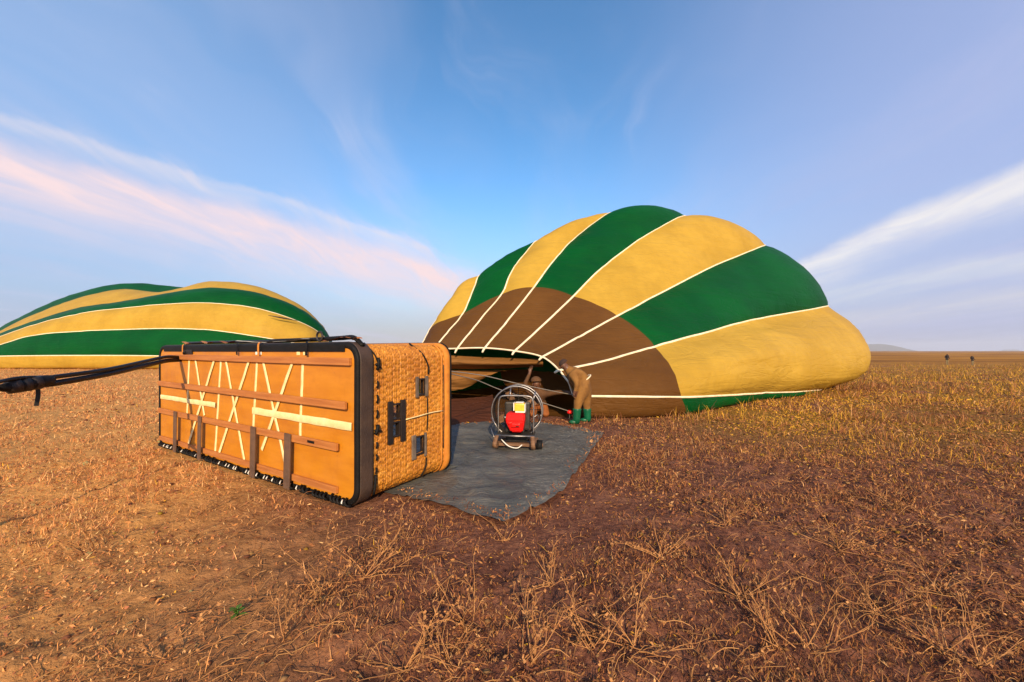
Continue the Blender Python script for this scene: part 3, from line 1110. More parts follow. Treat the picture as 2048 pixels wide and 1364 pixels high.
# lacing along the lower edge: black loops with pale cord
loops, pale_l = [], []
x = .15
while x < 4.7:
    wdt = .045 + .03 * random.random()
    if random.random() < .88:
        zz = .055 + .02 * random.random()
        loops.append([(x, -.02, zz), (x + wdt * .2, -.058, zz - .02), (x + wdt * .5, -.062, .028), (x + wdt * .75, -.05, .012), (x + wdt * .9, -.02, .01)])
    if random.random() < .45:
        pale_l.append([(x + .02, -.045, .058), (x + .035, -.068, .038), (x + .03, -.05, .014)])
    x += wdt
multi_tube('edge_lacing', loops, .014, M['black'], bk, k=5, kind='stuff')
multi_tube('lacing_cord', pale_l, .007, M['white'], bk, k=5, kind='stuff')

# foot-hole frames on the end wall (plane x = BL)
def hframe(openings, outer, mat, side_only):
    y0, y1, z0, z1 = outer
    for o_ in openings:
        a0, a1, c0, c1 = o_
        bm = bmesh.new()          # recessed jamb box
        for cy, cz, sy, sz in ((a0 - .008, (c0 + c1) / 2, .018, c1 - c0 + .03), (a1 + .008, (c0 + c1) / 2, .018, c1 - c0 + .03),
                               ((a0 + a1) / 2, c0 - .008, a1 - a0, .018), ((a0 + a1) / 2, c1 + .008, a1 - a0, .018)):
            bm_box(bm, (BL - .016, cy, cz), (.064, sy, sz), bevel=.004)
        from_bm('foot_hole_frame', bm, M['leather'], bk)
    for cy, w in ((y0 + (openings[0][0] - y0) / 2 - .004, openings[0][0] - y0 - .01), (y1 - (y1 - openings[0][1]) / 2 + .004, y1 - openings[0][1] - .01)):
        bm = bmesh.new()
        bm_box(bm, (BL + .012, cy, (z0 + z1) / 2), (.02, max(w, .03), z1 - z0), bevel=.006)
        from_bm('leather_guard', bm, mat, bk)


M['guard'] = simple('grey_leather', (.17, .13, .10), (.09, .065, .05), 10, .6, .4, 60)
hframe([holes[0]], (.75, .945, .965, 1.20), M['guard'], True)
hframe([holes[1], holes[2]], (.355, .595, .52, .965), M['leather'], True)
hframe([holes[3]], (.69, .915, .28, .55), M['guard'], True)
# dark thongs lacing the leather edge to the wicker, end wall and seam lines
th = []
for z0, z1, y0, y1, r_ in ((1.30, 1.42, .225, .235, .016), (1.36, 1.32, .20, .26, .014), (1.12, 1.19, .22, .225, .010), (.97, 1.05, .22, .22, .010),
                           (.82, .90, .215, .22, .010), (.66, .75, .20, .23, .018), (.70, .68, .19, .27, .012), (.52, .58, .21, .215, .009),
                           (.40, .46, .21, .21, .009), (.27, .33, .20, .205, .009), (.07, .26, .175, .20, .014)):
    th.append((tube('thong', [(BL + .012, y0, z0), (BL + .022, (y0 + y1) / 2, (z0 + z1) / 2), (BL + .012, y1, z1)], r_, M['black'], bk, k=6, samples=6)))
for pts, r_ in (([(4.70, .15, BH + .01), (4.79, .20, BH - .1), (BL + .014, .235, BH - .2)], .008),
                ([(4.66, .80, BH + .014), (4.78, .88, BH - .1), (BL + .016, .945, BH - .24), (BL + .014, .95, 1.22)], .010),
                ([(BL + .014, .93, .95), (BL + .015, .935, .75), (BL + .014, .925, .57)], .007),
                ([(BL + .014, .915, .26), (BL + .014, .90, .15), (BL - .01, .86, .06)], .008),
                ([(BL + .014, 1.215, 1.32), (BL + .015, 1.222, .8), (BL + .014, 1.215, .3)], .006)):
    tube('seam_cord', pts, r_, M['black'] if r_ > .0065 else M['leather'], bk, k=6, samples=16)
tube('pale_cord', [(BL + .012, .60, .745), (BL + .016, .8, .755), (BL + .014, 1.0, .765), (BL + .012, 1.2, .76)], .007, M['strap'], bk, k=6, samples=12)

# ------------------------------------------------------------------ tarpaulin
X, Y = TARP[..., 0], TARP[..., 1]
z = .012 + np.clip(fbm(X * .7, Y * 2.1, 1.6, 4, 51) - .35, 0, 1) * .075
rg = 1 - np.abs(2 * fbm(X * 1.5 + Y * .6, Y * 1.2 - X * .5, 1.5, 3, 61) - 1)
z = z + np.clip(rg - .80, 0, 1) * .15
a_, b2_ = bas_local(X, Y)
ib = (a_ > -.1) & (a_ < BL + .06) & (b2_ > -.1) & (b2_ < BD + .06)
z = np.where(ib, .004, z)
fan_c = gp(1034, 892)
fd = np.hypot(X - fan_c[0], Y - fan_c[1])
z = np.where(fd < .45, np.minimum(z, .012), z)
tp = grid_mesh('ground_sheet', np.stack([X, Y, z], -1), M['tarp'],
               label='crumpled grey tarpaulin spread on the ground between the basket and the balloon mouth', cat='tarpaulin')

# ------------------------------------------------------------------ inflation fan
fan = empty('inflation_fan', (fan_c[0] + .0, fan_c[1], .016), R(-8), label='petrol inflation fan with round steel guard and red fuel tank', cat='fan')
RC, RZ = .395, .535
circ = lambda r_, y_, n_=48: [(r_ * math.cos(a), y_, RZ + r_ * math.sin(a)) for a in np.linspace(0, 2 * math.pi, n_, endpoint=False)]
tube('guard_ring', circ(RC, -.06), .011, M['steel'], fan, closed=True)
tube('guard_ring', circ(RC, .20), .011, M['steel'], fan, closed=True)
Psh = np.array([[(q * math.cos(a), y_, RZ + q * math.sin(a)) for y_, q in ((-.04, RC - .012), (.0, RC - .02), (.16, RC - .02), (.19, RC - .012))]
                for a in np.linspace(0, 2 * math.pi, 48, endpoint=False)])
grid_mesh('shroud', Psh, M['darksteel'], fan, closed_u=True)
for q in np.linspace(.06, .37, 11):
    tube('guard_wire', circ(q, .195, 36), .0035, M['darksteel'], fan, closed=True, k=5)
for k in range(8):
    a = k * math.pi / 4
    tube('guard_spoke', [(0, .2, RZ), (RC * math.cos(a), .2, RZ + RC * math.sin(a))], .005, M['darksteel'], fan, k=5)
for k in range(4):      # wooden propeller blades
    a = k * math.pi / 2 + .5
    P = []
    for q in np.linspace(.03, .36, 8):
        w = .055 * math.sin(min(1, (q + .03) / .2) * 1.4)
        tw = .6 - q
        P.append([(q * math.cos(a) - s_ * w * math.sin(a), .09 + s_ * w * tw * 1.2, RZ + q * math.sin(a) + s_ * w * math.cos(a)) for s_ in (-1, 0, 1)])
    grid_mesh('propeller_blade', np.array(P), M['skid'], fan)
# carrying frame, engine and tank on the camera side
fr = [(-.27, -.13, .20), (-.275, -.14, .60), (-.25, -.14, .755), (-.18, -.14, .79), (.0, -.14, .795), (.18, -.14, .79), (.25, -.14, .755), (.275, -.14, .60), (.27, -.13, .20)]
tube('carry_frame', fr, .013, M['steel'], fan, samples=60)
tube('frame_stay', [(-.09, -.14, .79), (-.09, -.07, RZ + RC - .03)], .011, M['steel'], fan)
tube('frame_stay', [(.26, -.14, .70), (.30, -.07, .86)], .010, M['steel'], fan)
tube('frame_stay', [(-.27, -.13, .26), (-.40, -.07, .44)], .010, M['steel'], fan)
tube('frame_stay', [(.27, -.13, .28), (.37, -.06, .40), (.38, -.06, .50)], .009, M['steel'], fan, samples=10)
tube('frame_stay', [(.27, -.13, .46), (.33, -.10, .50), (.35, -.07, .44)], .007, M['steel'], fan, samples=10)
tube('frame_stay', [(-.40, -.10, .28), (-.30, -.24, .11)], .009, M['steel'], fan)
bm = bmesh.new()
bm_box(bm, (.01, -.03, .47), (.40, .07, .44), bevel=.03)
from_bm('engine_housing', bm, M['darksteel'], fan)
bm = bmesh.new()
bm_box(bm, (-.02, -.02, .30), (.30, .22, .16), bevel=.025)
for k in range(6):
    bm_box(bm, (-.12 + k * .045, -.145, .31), (.012, .05, .12))
from_bm('engine_block', bm, M['darksteel'], fan)
# red tank: tapered, shoulders bevelled
bm = bmesh.new()
lo = [(-.055, -.30), (.115, -.30), (.125, -.14), (-.06, -.14)]
md = [(-.135, -.33), (.150, -.33), (.155, -.13), (-.14, -.13)]
hi = [(-.115, -.32), (.155, -.32), (.155, -.13), (-.12, -.13)]
rings = [[bm.verts.new((x_, y_, zz)) for x_, y_ in rr_] for rr_, zz in ((lo, .265), (md, .43), (hi, .555))]
bm.faces.new(rings[0][::-1])
bm.faces.new(rings[2])
for a, b_ in ((0, 1), (1, 2)):
    for k in range(4):
        bm.faces.new((rings[a][k], rings[a][(k + 1) % 4], rings[b_][(k + 1) % 4], rings[b_][k]))
bmesh.ops.bevel(bm, geom=list(bm.edges), offset=.018, segments=3, affect='EDGES')
tank = from_bm('fuel_tank', bm, M['red'], fan)
bm = bmesh.new()
bm_box(bm, (.02, -.333, .375), (.13, .03, .06), bevel=.012)
bm_box(bm, (-.065, -.325, .40), (.045, .03, .035), bevel=.008)
from_bm('recoil_starter', bm, M['red'], tank)
bm = bmesh.new()
bm_box(bm, (.05, -.352, .365), (.05, .01, .012), bevel=.003)
from_bm('starter_grip', bm, M['black'], tank)
tube('fuel_cap', [(-.13, -.24, .47), (-.175, -.24, .48)], .02, M['steel'], tank)
bm = bmesh.new()
bm_box(bm, (.072, -.22, .635), (.16, .13, .135), bevel=.03)
air = from_bm('air_filter', bm, M['label'], fan)
bm = bmesh.new()
bm_box(bm, (.085, -.225, .568), (.15, .15, .022), bevel=.008)
bm_box(bm, (-.012, -.235, .645), (.014, .13, .12), bevel=.005)
bm_box(bm, (.156, -.235, .63), (.014, .13, .11), bevel=.005)
bm_box(bm, (.072, -.23, .706), (.12, .13, .010), bevel=.004)
from_bm('filter_edge', bm, M['white'], air)
# sled base
for sx in (-1, 1):
    pts = [(sx * .285, .30, .04), (sx * .285, -.28, .035), (sx * .285, -.36, .05), (sx * .285, -.385, .11), (sx * .27, -.30, .20)]
    P = cr(np.array(pts), np.linspace(0, 4, 30))
    Pn = []
    for i, p in enumerate(P):
        tt = P[min(i + 1, 29)] - P[max(i - 1, 0)]
        tt /= np.linalg.norm(tt)
        nn = np.array([0, -tt[2], tt[1]])
        Pn.append([p + np.array([ox, 0, 0]) + nn * oz for ox, oz in ((-.03, -.018), (.03, -.018), (.03, .018), (-.03, .018), (-.03, -.018))])
    grid_mesh('skid_runner', np.array(Pn), M['skid'], fan)
bm = bmesh.new()
bm_box(bm, (0, -.20, .06), (.50, .09, .045), bevel=.008)
bm_box(bm, (0, .20, .05), (.50, .09, .04), bevel=.008)
from_bm('cross_plank', bm, M['skid'], fan)
bm = bmesh.new()
bm_box(bm, (.0, -.12, .205), (.58, .32, .025), bevel=.006)
from_bm('deck_plate', bm, M['darksteel'], fan)
tube('deck_edge', [(-.30, -.285, .205), (.30, -.285, .205)], .012, M['steel'], fan)
bm = bmesh.new()
bm_box(bm, (0, .03, .125), (.34, .20, .12), bevel=.02)
from_bm('muffler', bm, M['darksteel'], fan)
for sx in (.37,):
    V = [(sx + dx_, -.26, .075 + 0) for dx_ in (-.04, .045)]
    tube('transport_wheel', V, .075, M['black'], fan, k=18)
    tube('wheel_hub', [(sx + .046, -.26, .075), (sx + .056, -.26, .075)], .03, M['skid'], fan, k=12)
tube('drip_hose', [(-.20, -.30, .15), (-.08, -.36, .07), (.05, -.38, .05), (.12, -.34, .09)], .008, M['white'], fan, samples=16, k=6)

# ------------------------------------------------------------------ ropes and stake
stake_p = gp(1139, 845)
stk_ = empty('ground_stake', (stake_p[0], stake_p[1], -.01), label='short metal stake with a red cap in the ground beside the green boots', cat='stake')
tube('shaft', [(0, 0, 0), (0, 0, .20)], .013, M['darksteel'], stk_)
tube('cap', [(0, 0, .19), (0, 0, .205), (0, 0, .235), (0, 0, .262), (0, 0, .272)], [.02, .052, .056, .04, .012], M['red'], stk_, k=14)
tube('hook', [(0, 0, .235), (.06, 0, .225), (.10, -.01, .20)], .014, M['red'], stk_, samples=8)
bA = np.array([*(C0 + ES * 1.30 + EL * .35), 1.28])
bB = np.array([*(C0 + ES * 1.30 + EL * .75), 1.30])
c1 = tube('flying_cable', [bA, wp(952, 760, 6.4), wp(1005, 781, 7.0), wp(1090, 807, 7.6), stake_p + np.array([0, 0, .235])], .008, M['cable'], samples=40, k=6,
          label='grey cable running from the basket past the fan to the red capped stake', cat='cable')
c2 = tube('flying_cable', [bB, wp(960, 750, 6.7), wp(1030, 766, 7.3), wp(1100, 781, 7.9), wp(1148, 790, 8.28)], .009, M['cable'], samples=40, k=6,
          label='grey cable running from the basket above the fan to the balloon mouth rim', cat='cable')

# black tether from the basket's upper corner, leading out of the picture to a ground anchor
te = empty('tether_strap', (-4.2, 1.7, 0), label='thick black sleeved tether with buckle pulled taut from the basket corner', cat='strap')
off = np.array([-4.2, 1.7, 0])
plate = np.array([*(BO - EL * 1.02 - ES * .03), 1.475 + .012])
kn = wp(86, 764, 3.55)
pa = wp(330, 722, 5.3)
pa2 = wp(330, 714, 5.3)
tube('sleeve', np.array([plate, wp(372, 714, 5.75), pa2, wp(220, 738, 4.25), kn + np.array([0, .02, .035])]) - off, [.012] + [.022] * 30 + [.018], M['blacksleeve'], te, samples=32)
tube('sleeve', np.array([plate, wp(372, 718, 5.75), pa, wp(220, 747, 4.25), kn + np.array([.0, .0, -.03])]) - off, [.012] + [.030] * 30 + [.024], M['blacksleeve'], te, samples=32)
bun = np.array([wp(104, 758, 3.65), wp(86, 763, 3.55), wp(55, 769, 3.42), wp(20, 774, 3.3), wp(-8, 776, 3.2)])
tube('buckle_wrap', bun - off, [.03, .048, .056, .056, .056, .055, .052, .05, .052, .045, .04, .03, .022], M['black'], te, samples=13, k=10)
for px, py, d, r_ in ((70, 766, 3.48, .062), (48, 770, 3.4, .061), (28, 773, 3.33, .060)):
    c_ = wp(px, py, d)
    tube('wrap_band', np.array([c_ + np.array([.012, .035, .004]), c_ - np.array([.012, .035, .004])]) - off, r_, M['leather'], te, k=12)
tube('upper_rope', np.array([kn + np.array([0, 0, .045]), wp(40, 756, 3.36), wp(0, 763, 3.2), wp(-90, 780, 2.8)]) - off, .017, M['blacksleeve'], te, samples=16)
P = []
for q in np.linspace(0, 1, 8):
    c_ = kn + np.array([-.03, -.02, -.03 - .19 * q])
    P.append([c_ + np.array([o_, .008 * math.sin(q * 4), 0]) - off for o_ in (-.024, -.01, .01, .024)])
grid_mesh('hanging_tail', np.array(P), M['black'], te)
anchor = np.array([-4.2, 1.7, 0])
tube('ground_line', np.array([bun[-1], wp(-90, 784, 2.8), (bun[-1] + anchor) / 2 + np.array([0, 0, .25]), anchor + np.array([0, 0, .16])]) - off, .020, M['blacksleeve'], te, samples=20)
tube('anchor_pin', [(0, 0, -.12), (0, 0, .2)], .02, M['darksteel'], te)

# ------------------------------------------------------------------ people


def skin_body(name, joints, edges, mat_fn, mats, parent, sub=2):
    me = bpy.data.meshes.new(name)
    names = list(joints)
    me.from_pydata([joints[k_][0] for k_ in names], [(names.index(a), names.index(b_)) for a, b_ in edges], [])
    o = bpy.data.objects.new(name, me)
    COL.objects.link(o)
    sk = o.modifiers.new('skin', 'SKIN')
    sk.use_smooth_shade = True
    for i, k_ in enumerate(names):
        r_ = joints[k_][1]
        me.skin_vertices[0].data[i].radius = r_ if isinstance(r_, tuple) else (r_, r_)
        me.skin_vertices[0].data[i].use_root = (i == 0)
    sb = o.modifiers.new('sub', 'SUBSURF')
    sb.levels = sub
    dg = bpy.context.evaluated_depsgraph_get()
    new = bpy.data.meshes.new_from_object(o.evaluated_get(dg))
    bpy.data.objects.remove(o)
    new.materials.clear()
    for q in mats:
        new.materials.append(q)
    for p in new.polygons:
        p.material_index = mat_fn(p.center)
        p.use_smooth = True
    return link_mesh(name, new, None, parent)


def ell(name, c, r_, mat, parent, rot=(0, 0, 0), zmin=None, seg=16, rings_=12):
    bm = bmesh.new()
    bmesh.ops.create_uvsphere(bm, u_segments=seg, v_segments=rings_, radius=1.0)
    if zmin is not None:
        bmesh.ops.delete(bm, geom=[v_ for v_ in bm.verts if v_.co.z < zmin], context='VERTS')
    o = from_bm(name, bm, mat, parent, True)
    o.location = c
    o.scale = r_
    o.rotation_euler = rot
    return o


def fingers(J, E, key, palm, d, side, up, mul=1.0):
    """five fingers from a palm joint"""
    d = np.array(d, float)
    d /= np.linalg.norm(d)
    side = np.array(side, float)
    up = np.array(up, float)
    for i, (o_, ln) in enumerate(((-.033, .06), (-.012, .075), (.010, .08), (.030, .07))):
        b0 = np.array(palm) + side * o_ * mul + d * .045
        b1 = b0 + d * ln * .55 - up * .012
        b2 = b1 + d * ln * .35 - up * .035
        for q, p in enumerate((b0, b1, b2)):
            J[f'{key}f{i}{q}'] = (tuple(p), .0095 - .0012 * q)
        E += [(key, f'{key}f{i}0'), (f'{key}f{i}0', f'{key}f{i}1'), (f'{key}f{i}1', f'{key}f{i}2')]
    b0 = np.array(palm) - side * .045 + d * .005
    b1 = b0 - side * .015 + d * .04 - up * .01
    J[key + 't0'] = (tuple(b0), .011)
    J[key + 't1'] = (tuple(b1), .009)
    E += [(key, key + 't0'), (key + 't0', key + 't1')]


# crew member bending over the mouth rim
pf = gp(1166, 846)
person = empty('person', (pf[0], pf[1], 0), label='person in brown overalls and green boots bending to hold the mouth rim', cat='person', group=None)


def L(px, py, dd=0.0):
    p = wp(px, py, pf[1] + dd)
    return tuple(p - np.array([pf[0], pf[1], 0]))


J = {
    'pelvis': (L(1169, 773), (.175, .175)), 'waist': (L(1163, 760), (.215, .21)), 'chest': (L(1152, 750), (.225, .215)), 'shoulder_c': (L(1142, 745), (.17, .16)),
    'neck': (L(1133, 736), .06), 'skull': (L(1127, 731), .086), 'crown': (L(1122, 727), .082),
    'hipL': (L(1163, 783, -.09), .145), 'kneeL': (L(1156, 803, -.11), .108), 'shinL': (L(1154, 820, -.11), .070), 'ankleL': (L(1153, 839, -.11), .052), 'toeL': (L(1146, 844, -.13), .04),
    'hipR': (L(1172, 783, .09), .145), 'kneeR': (L(1173, 803, .12), .104), 'shinR': (L(1174, 820, .12), .068), 'ankleR': (L(1175, 838, .12), .052), 'toeR': (L(1168, 842, .10), .04),
    'shL': (L(1148, 750, -.17), .10), 'elL': (L(1154, 768, -.22), .062), 'wrL': (L(1151, 781, -.20), .038), 'haL': (L(1148, 787, -.18), .034),
    'shR': (L(1142, 748, .18), .095), 'elR': (L(1143, 766, .26), .060), 'wrR': (L(1146, 778, .24), .036), 'haR': (L(1147, 784, .22), .034),
}
E_ = [('pelvis', 'waist'), ('waist', 'chest'), ('chest', 'shoulder_c'), ('shoulder_c', 'neck'), ('neck', 'skull'), ('skull', 'crown'),
      ('pelvis', 'hipL'), ('hipL', 'kneeL'), ('kneeL', 'shinL'), ('shinL', 'ankleL'), ('ankleL', 'toeL'),
      ('pelvis', 'hipR'), ('hipR', 'kneeR'), ('kneeR', 'shinR'), ('shinR', 'ankleR'), ('ankleR', 'toeR'),
      ('chest', 'shL'), ('shL', 'elL'), ('elL', 'wrL'), ('wrL', 'haL'), ('chest', 'shR'), ('shR', 'elR'), ('elR', 'wrR'), ('wrR', 'haR')]
fingers(J, E_, 'haL', J['haL'][0], (-.1, .1, -1), (.2, .9, 0), (-1, 0, 0))
fingers(J, E_, 'haR', J['haR'][0], (-.1, 0, -1), (.2, .9, 0), (-1, 0, 0))
nk = Vector(J['neck'][0])
hands = [Vector(J['haL'][0]), Vector(J['haR'][0])]
fwd = (Vector(J['skull'][0]) - nk).normalized()


def crew_mat(c_):
    if (c_ - nk).dot(fwd) > .0 and (c_ - nk).length < .4 and c_.x < nk.x + .03:
        return 1
    if min((c_ - h_).length for h_ in hands) < .085 and c_.z < hands[0].z + .05 and c_.x < .0:
        return 1
    return 0


body = skin_body('body', J, E_, crew_mat, [M['khaki'], M['skin']], person)
hd = Vector(J['skull'][0])
ell('cap', hd + Vector((-.005, 0, .045)), (.10, .095, .085), M['hat'], person, (0, R(-35), 0), zmin=-.1)
ell('nose', hd + Vector((-.105, 0, -.045)), (.018, .014, .02), M['skin'], person, seg=8, rings_=6)
for s_ in (-1, 1):
    ell('ear', hd + Vector((.0, s_ * .083, -.015)), (.022, .012, .034), M['skin'], person, seg=8, rings_=6)
# boots
for k_, dd in (('L', -.11), ('R', .12)):
    a = np.array(J['shin' + k_][0])
    an = np.array(J['ankle' + k_][0])
    top = a + np.array([0, 0, .03])
    pts = [top, a, (a + an) / 2, an + np.array([0, 0, .01]), np.array([an[0], an[1], .02])]
    tube('boot_shaft', pts, [.090, .086, .080, .076, .066], M['boot'], person, k=14)
    toe = np.array(J['toe' + k_][0])
    ell('boot_foot', ((an[0] + toe[0]) / 2 - .02, (an[1] + toe[1]) / 2, .045), (.10, .056, .045), M['boot'], person)
# belt cord across the hips
bc = np.array(L(1167, 760))
ax = np.array(J['pelvis'][0]) - np.array(J['chest'][0])
ax /= np.linalg.norm(ax)
u_ = np.array([0, 1.0, 0])
w_ = np.cross(ax, u_)
tube('belt_cord', [bc + (u_ * math.cos(a) * .180 + w_ * math.sin(a) * .176) for a in np.linspace(0, 2 * math.pi, 28, endpoint=False)], .016, M['tape'], person, closed=True, k=6)

# helper kneeling inside the mouth with arms spread
kf = np.array([.66, 8.85, 0])
helper = empty('person', tuple(kf), label='person in dark brown kneeling inside the balloon mouth with arms stretched out', cat='person')


def H(px, py, d):
    return tuple(wp(px, py, d) - kf)


J2 = {
    'pelvis': (H(1078, 810, 8.95), (.15, .13)), 'waist': (H(1077, 800, 8.9), (.14, .12)), 'chest': (H(1075, 787, 8.85), (.17, .13)), 'neck': (H(1074, 777, 8.8), .06),
    'skull': (H(1073, 769, 8.75), .095), 'crown': (H(1072, 761, 8.72), .088),
    'shL': (H(1058, 786, 8.8), .075), 'elL': (H(1050, 768, 8.75), .055), 'wrL': (H(1059, 748, 8.75), .038), 'haL': (H(1061, 741, 8.75), .035),
    'shR': (H(1093, 788, 8.75), .075), 'elR': (H(1113, 785, 8.6), .062), 'wrR': (H(1133, 784, 8.45), .045), 'haR': (H(1141, 786, 8.4), .036),
    'hipL': (H(1070, 815, 8.9), .11), 'kneeL': (H(1064, 829, 8.55), .085), 'ankL': (H(1066, 833, 8.95), .05),
    'hipR': (H(1088, 815, 8.9), .11), 'kneeR': (H(1092, 829, 8.55), .085), 'ankR': (H(1088, 833, 8.95), .05),
}
E2 = [('pelvis', 'waist'), ('waist', 'chest'), ('chest', 'neck'), ('neck', 'skull'), ('skull', 'crown'), ('chest', 'shL'), ('shL', 'elL'), ('elL', 'wrL'), ('wrL', 'haL'),
      ('chest', 'shR'), ('shR', 'elR'), ('elR', 'wrR'), ('wrR', 'haR'), ('pelvis', 'hipL'), ('hipL', 'kneeL'), ('kneeL', 'ankL'), ('pelvis', 'hipR'), ('hipR', 'kneeR'), ('kneeR', 'ankR')]
fingers(J2, E2, 'haL', J2['haL'][0], (.2, 0, 1), (1, .1, 0), (0, 1, 0))
fingers(J2, E2, 'haR', J2['haR'][0], (1, -.1, -.1), (0, .5, .8), (0, .8, -.4))
hz = J2['neck'][0][2]
hl, hr = Vector(J2['haL'][0]), Vector(J2['haR'][0])


def helper_mat(c_):
    if (c_ - hl).length < .1 or (c_ - hr).length < .12:
        return 1
    if c_.z > hz + .0 and abs(c_.x - J2['skull'][0][0]) < .13 and c_.y < .1:
        return 1
    if c_.z < J2['pelvis'][0][2] + .03:
        return 2
    return 0


skin_body('body', J2, E2, helper_mat, [M['khaki2'], M['skin'], M['orange']], helper)
ell('cap', Vector(J2['crown'][0]) + Vector((0, .0, -.01)), (.125, .13, .11), M['khaki2'], helper, zmin=-.25)
sk_ = Vector(J2['skull'][0])
ell('nose', sk_ + Vector((0, -.10, -.02)), (.014, .02, .02), M['skin'], helper, seg=8, rings_=6)
for s_ in (-1, 1):
    ell('ear', sk_ + Vector((s_ * .09, .0, 0)), (.012, .022, .034), M['skin'], helper, seg=8, rings_=6)


def far_person(px, py_top, base, label, jacket, lean):
    d = EYE * FPX / (base - 702)
    p0 = np.array([(px - 1024) / FPX * d, d, 0])
    h_ = (base - py_top) / FPX * d
    r0 = empty('person', tuple(p0), label=label, cat='person')
    s_ = h_ / 1.72
    j = {'pelvis': ((0, 0, .95 * s_), (.15 * s_, .11 * s_)), 'chest': ((lean, 0, 1.28 * s_), (.19 * s_, .13 * s_)), 'neck': ((lean, 0, 1.47 * s_), .06 * s_),
         'head': ((lean, 0, 1.60 * s_), .10 * s_), 'hL': ((-.1 * s_, 0, .86 * s_), .09 * s_), 'kL': ((-.11 * s_, -.03, .48 * s_), .065 * s_), 'aL': ((-.12 * s_, 0, .08 * s_), .05 * s_), 'tL': ((-.13 * s_, -.13, .04 * s_), .04 * s_),
         'hR': ((.1 * s_, 0, .86 * s_), .09 * s_), 'kR': ((.11 * s_, -.02, .48 * s_), .065 * s_), 'aR': ((.12 * s_, .05, .08 * s_), .05 * s_), 'tR': ((.13 * s_, -.08, .04 * s_), .04 * s_),
         'sL': ((-.2 * s_ + lean, 0, 1.40 * s_), .065 * s_), 'eL': ((-.27 * s_, .02, 1.12 * s_), .05 * s_), 'wL': ((-.22 * s_, -.1, .9 * s_), .035 * s_),
         'sR': ((.2 * s_ + lean, 0, 1.40 * s_), .065 * s_), 'eR': ((.27 * s_, .02, 1.12 * s_), .05 * s_), 'wR': ((.24 * s_, -.12, .92 * s_), .035 * s_)}
    e = [('pelvis', 'chest'), ('chest', 'neck'), ('neck', 'head'), ('pelvis', 'hL'), ('hL', 'kL'), ('kL', 'aL'), ('aL', 'tL'), ('pelvis', 'hR'), ('hR', 'kR'), ('kR', 'aR'), ('aR', 'tR'),
         ('chest', 'sL'), ('sL', 'eL'), ('eL', 'wL'), ('chest', 'sR'), ('sR', 'eR'), ('eR', 'wR')]
    skin_body('body', j, e, lambda c_: 0 if 1.48 * s_ > c_.z > .72 * s_ else (2 if c_.z > .72 * s_ else 1), [M[jacket], M['trouser'], M['hat']], r0, sub=1)
    return r0


far_person(1894, 706.5, 730, 'distant person in a black jacket standing upright on the open plain', 'navy', .02)
far_person(1945, 710, 731, 'distant person in a dark coat leaning to one side on the open plain', 'navy', -.06)

# ------------------------------------------------------------------ vegetation


TCEN = TPOLY.mean(0)


def free_spots(x, y, margin=0.0):
    a, b_ = bas_local(x, y)
    bad = (a > -.03) & (a < BL + .03) & (b_ > -.10) & (b_ < BD + .05)
    sh = 1.0 if not margin else 1.0 / (1.0 - margin * (.4 + 1.2 * fbm(x, y, 2.5, 3, 201)))
    bad |= inside(TPOLY, TCEN[0] + (x - TCEN[0]) * sh, TCEN[1] + (y - TCEN[1]) * sh)
    bad |= inside(ENVF, x, y)
    return ~bad


def scatter(n, y0, y1, power=1.0, seed=0, xm=1.5, margin=0.0):
    g_ = np.random.default_rng(seed)
    q = g_.random(n)
    y = y0 * (y1 / y0) ** (q ** power)
    x = (g_.random(n) * 2 - 1) * (xm * y + 2.2)
    ok = free_spots(x, y, margin)
    return x[ok], y[ok], g_


PAL = np.array([(.43, .195, .066), (.34, .135, .050), (.23, .085, .042), (.115, .044, .029), (.52, .285, .12), (.50, .27, .028), (.10, .066, .014)])


def tints(x, y, g_):
    n = len(x)
    w = np.tile(np.array([.20, .26, .26, .16, .10, .02, 0.0]), (n, 1))
    olive_ = np.clip((x - 1.5) / 4, 0, 1) * np.clip((y - 4) / 4, 0, 1) * np.clip((fbm(x, y, .35, 3, 90) - .25) * 4, 0, 1)
    w[:, 5] += olive_ * .75
    w[:, 6] += olive_ * .28
    w[:, 2] *= 1 - olive_ * .5
    lp = np.clip((.6 - (x + .3 * y)) / 2.2, 0, 1)  # left-hand mask: brighter straw tints carry the painted sun glow
    w[:, 0] += lp * .35
    w[:, 4] += lp * .28
    w[:, 3] *= 1 - lp * .7
    w /= w.sum(1, keepdims=True)
    cs = w.cumsum(1)
    idx = (g_.random(n)[:, None] > cs).sum(1).clip(0, 6)
    c_ = PAL[idx] * ((g_.normal(1, .16, n).clip(.6, 1.5)) * (1 + .50 * lp + .25 * olive_))[:, None]
    return np.clip(c_, .01, .8)


def set_tint(me, cv, per):
    at_ = me.color_attributes.new('tint', 'FLOAT_COLOR', 'POINT')
    full = np.ones((len(cv) * per, 4), np.float32)
    full[:, :3] = np.repeat(cv, per, 0)
    at_.data.foreach_set('color', full.ravel())


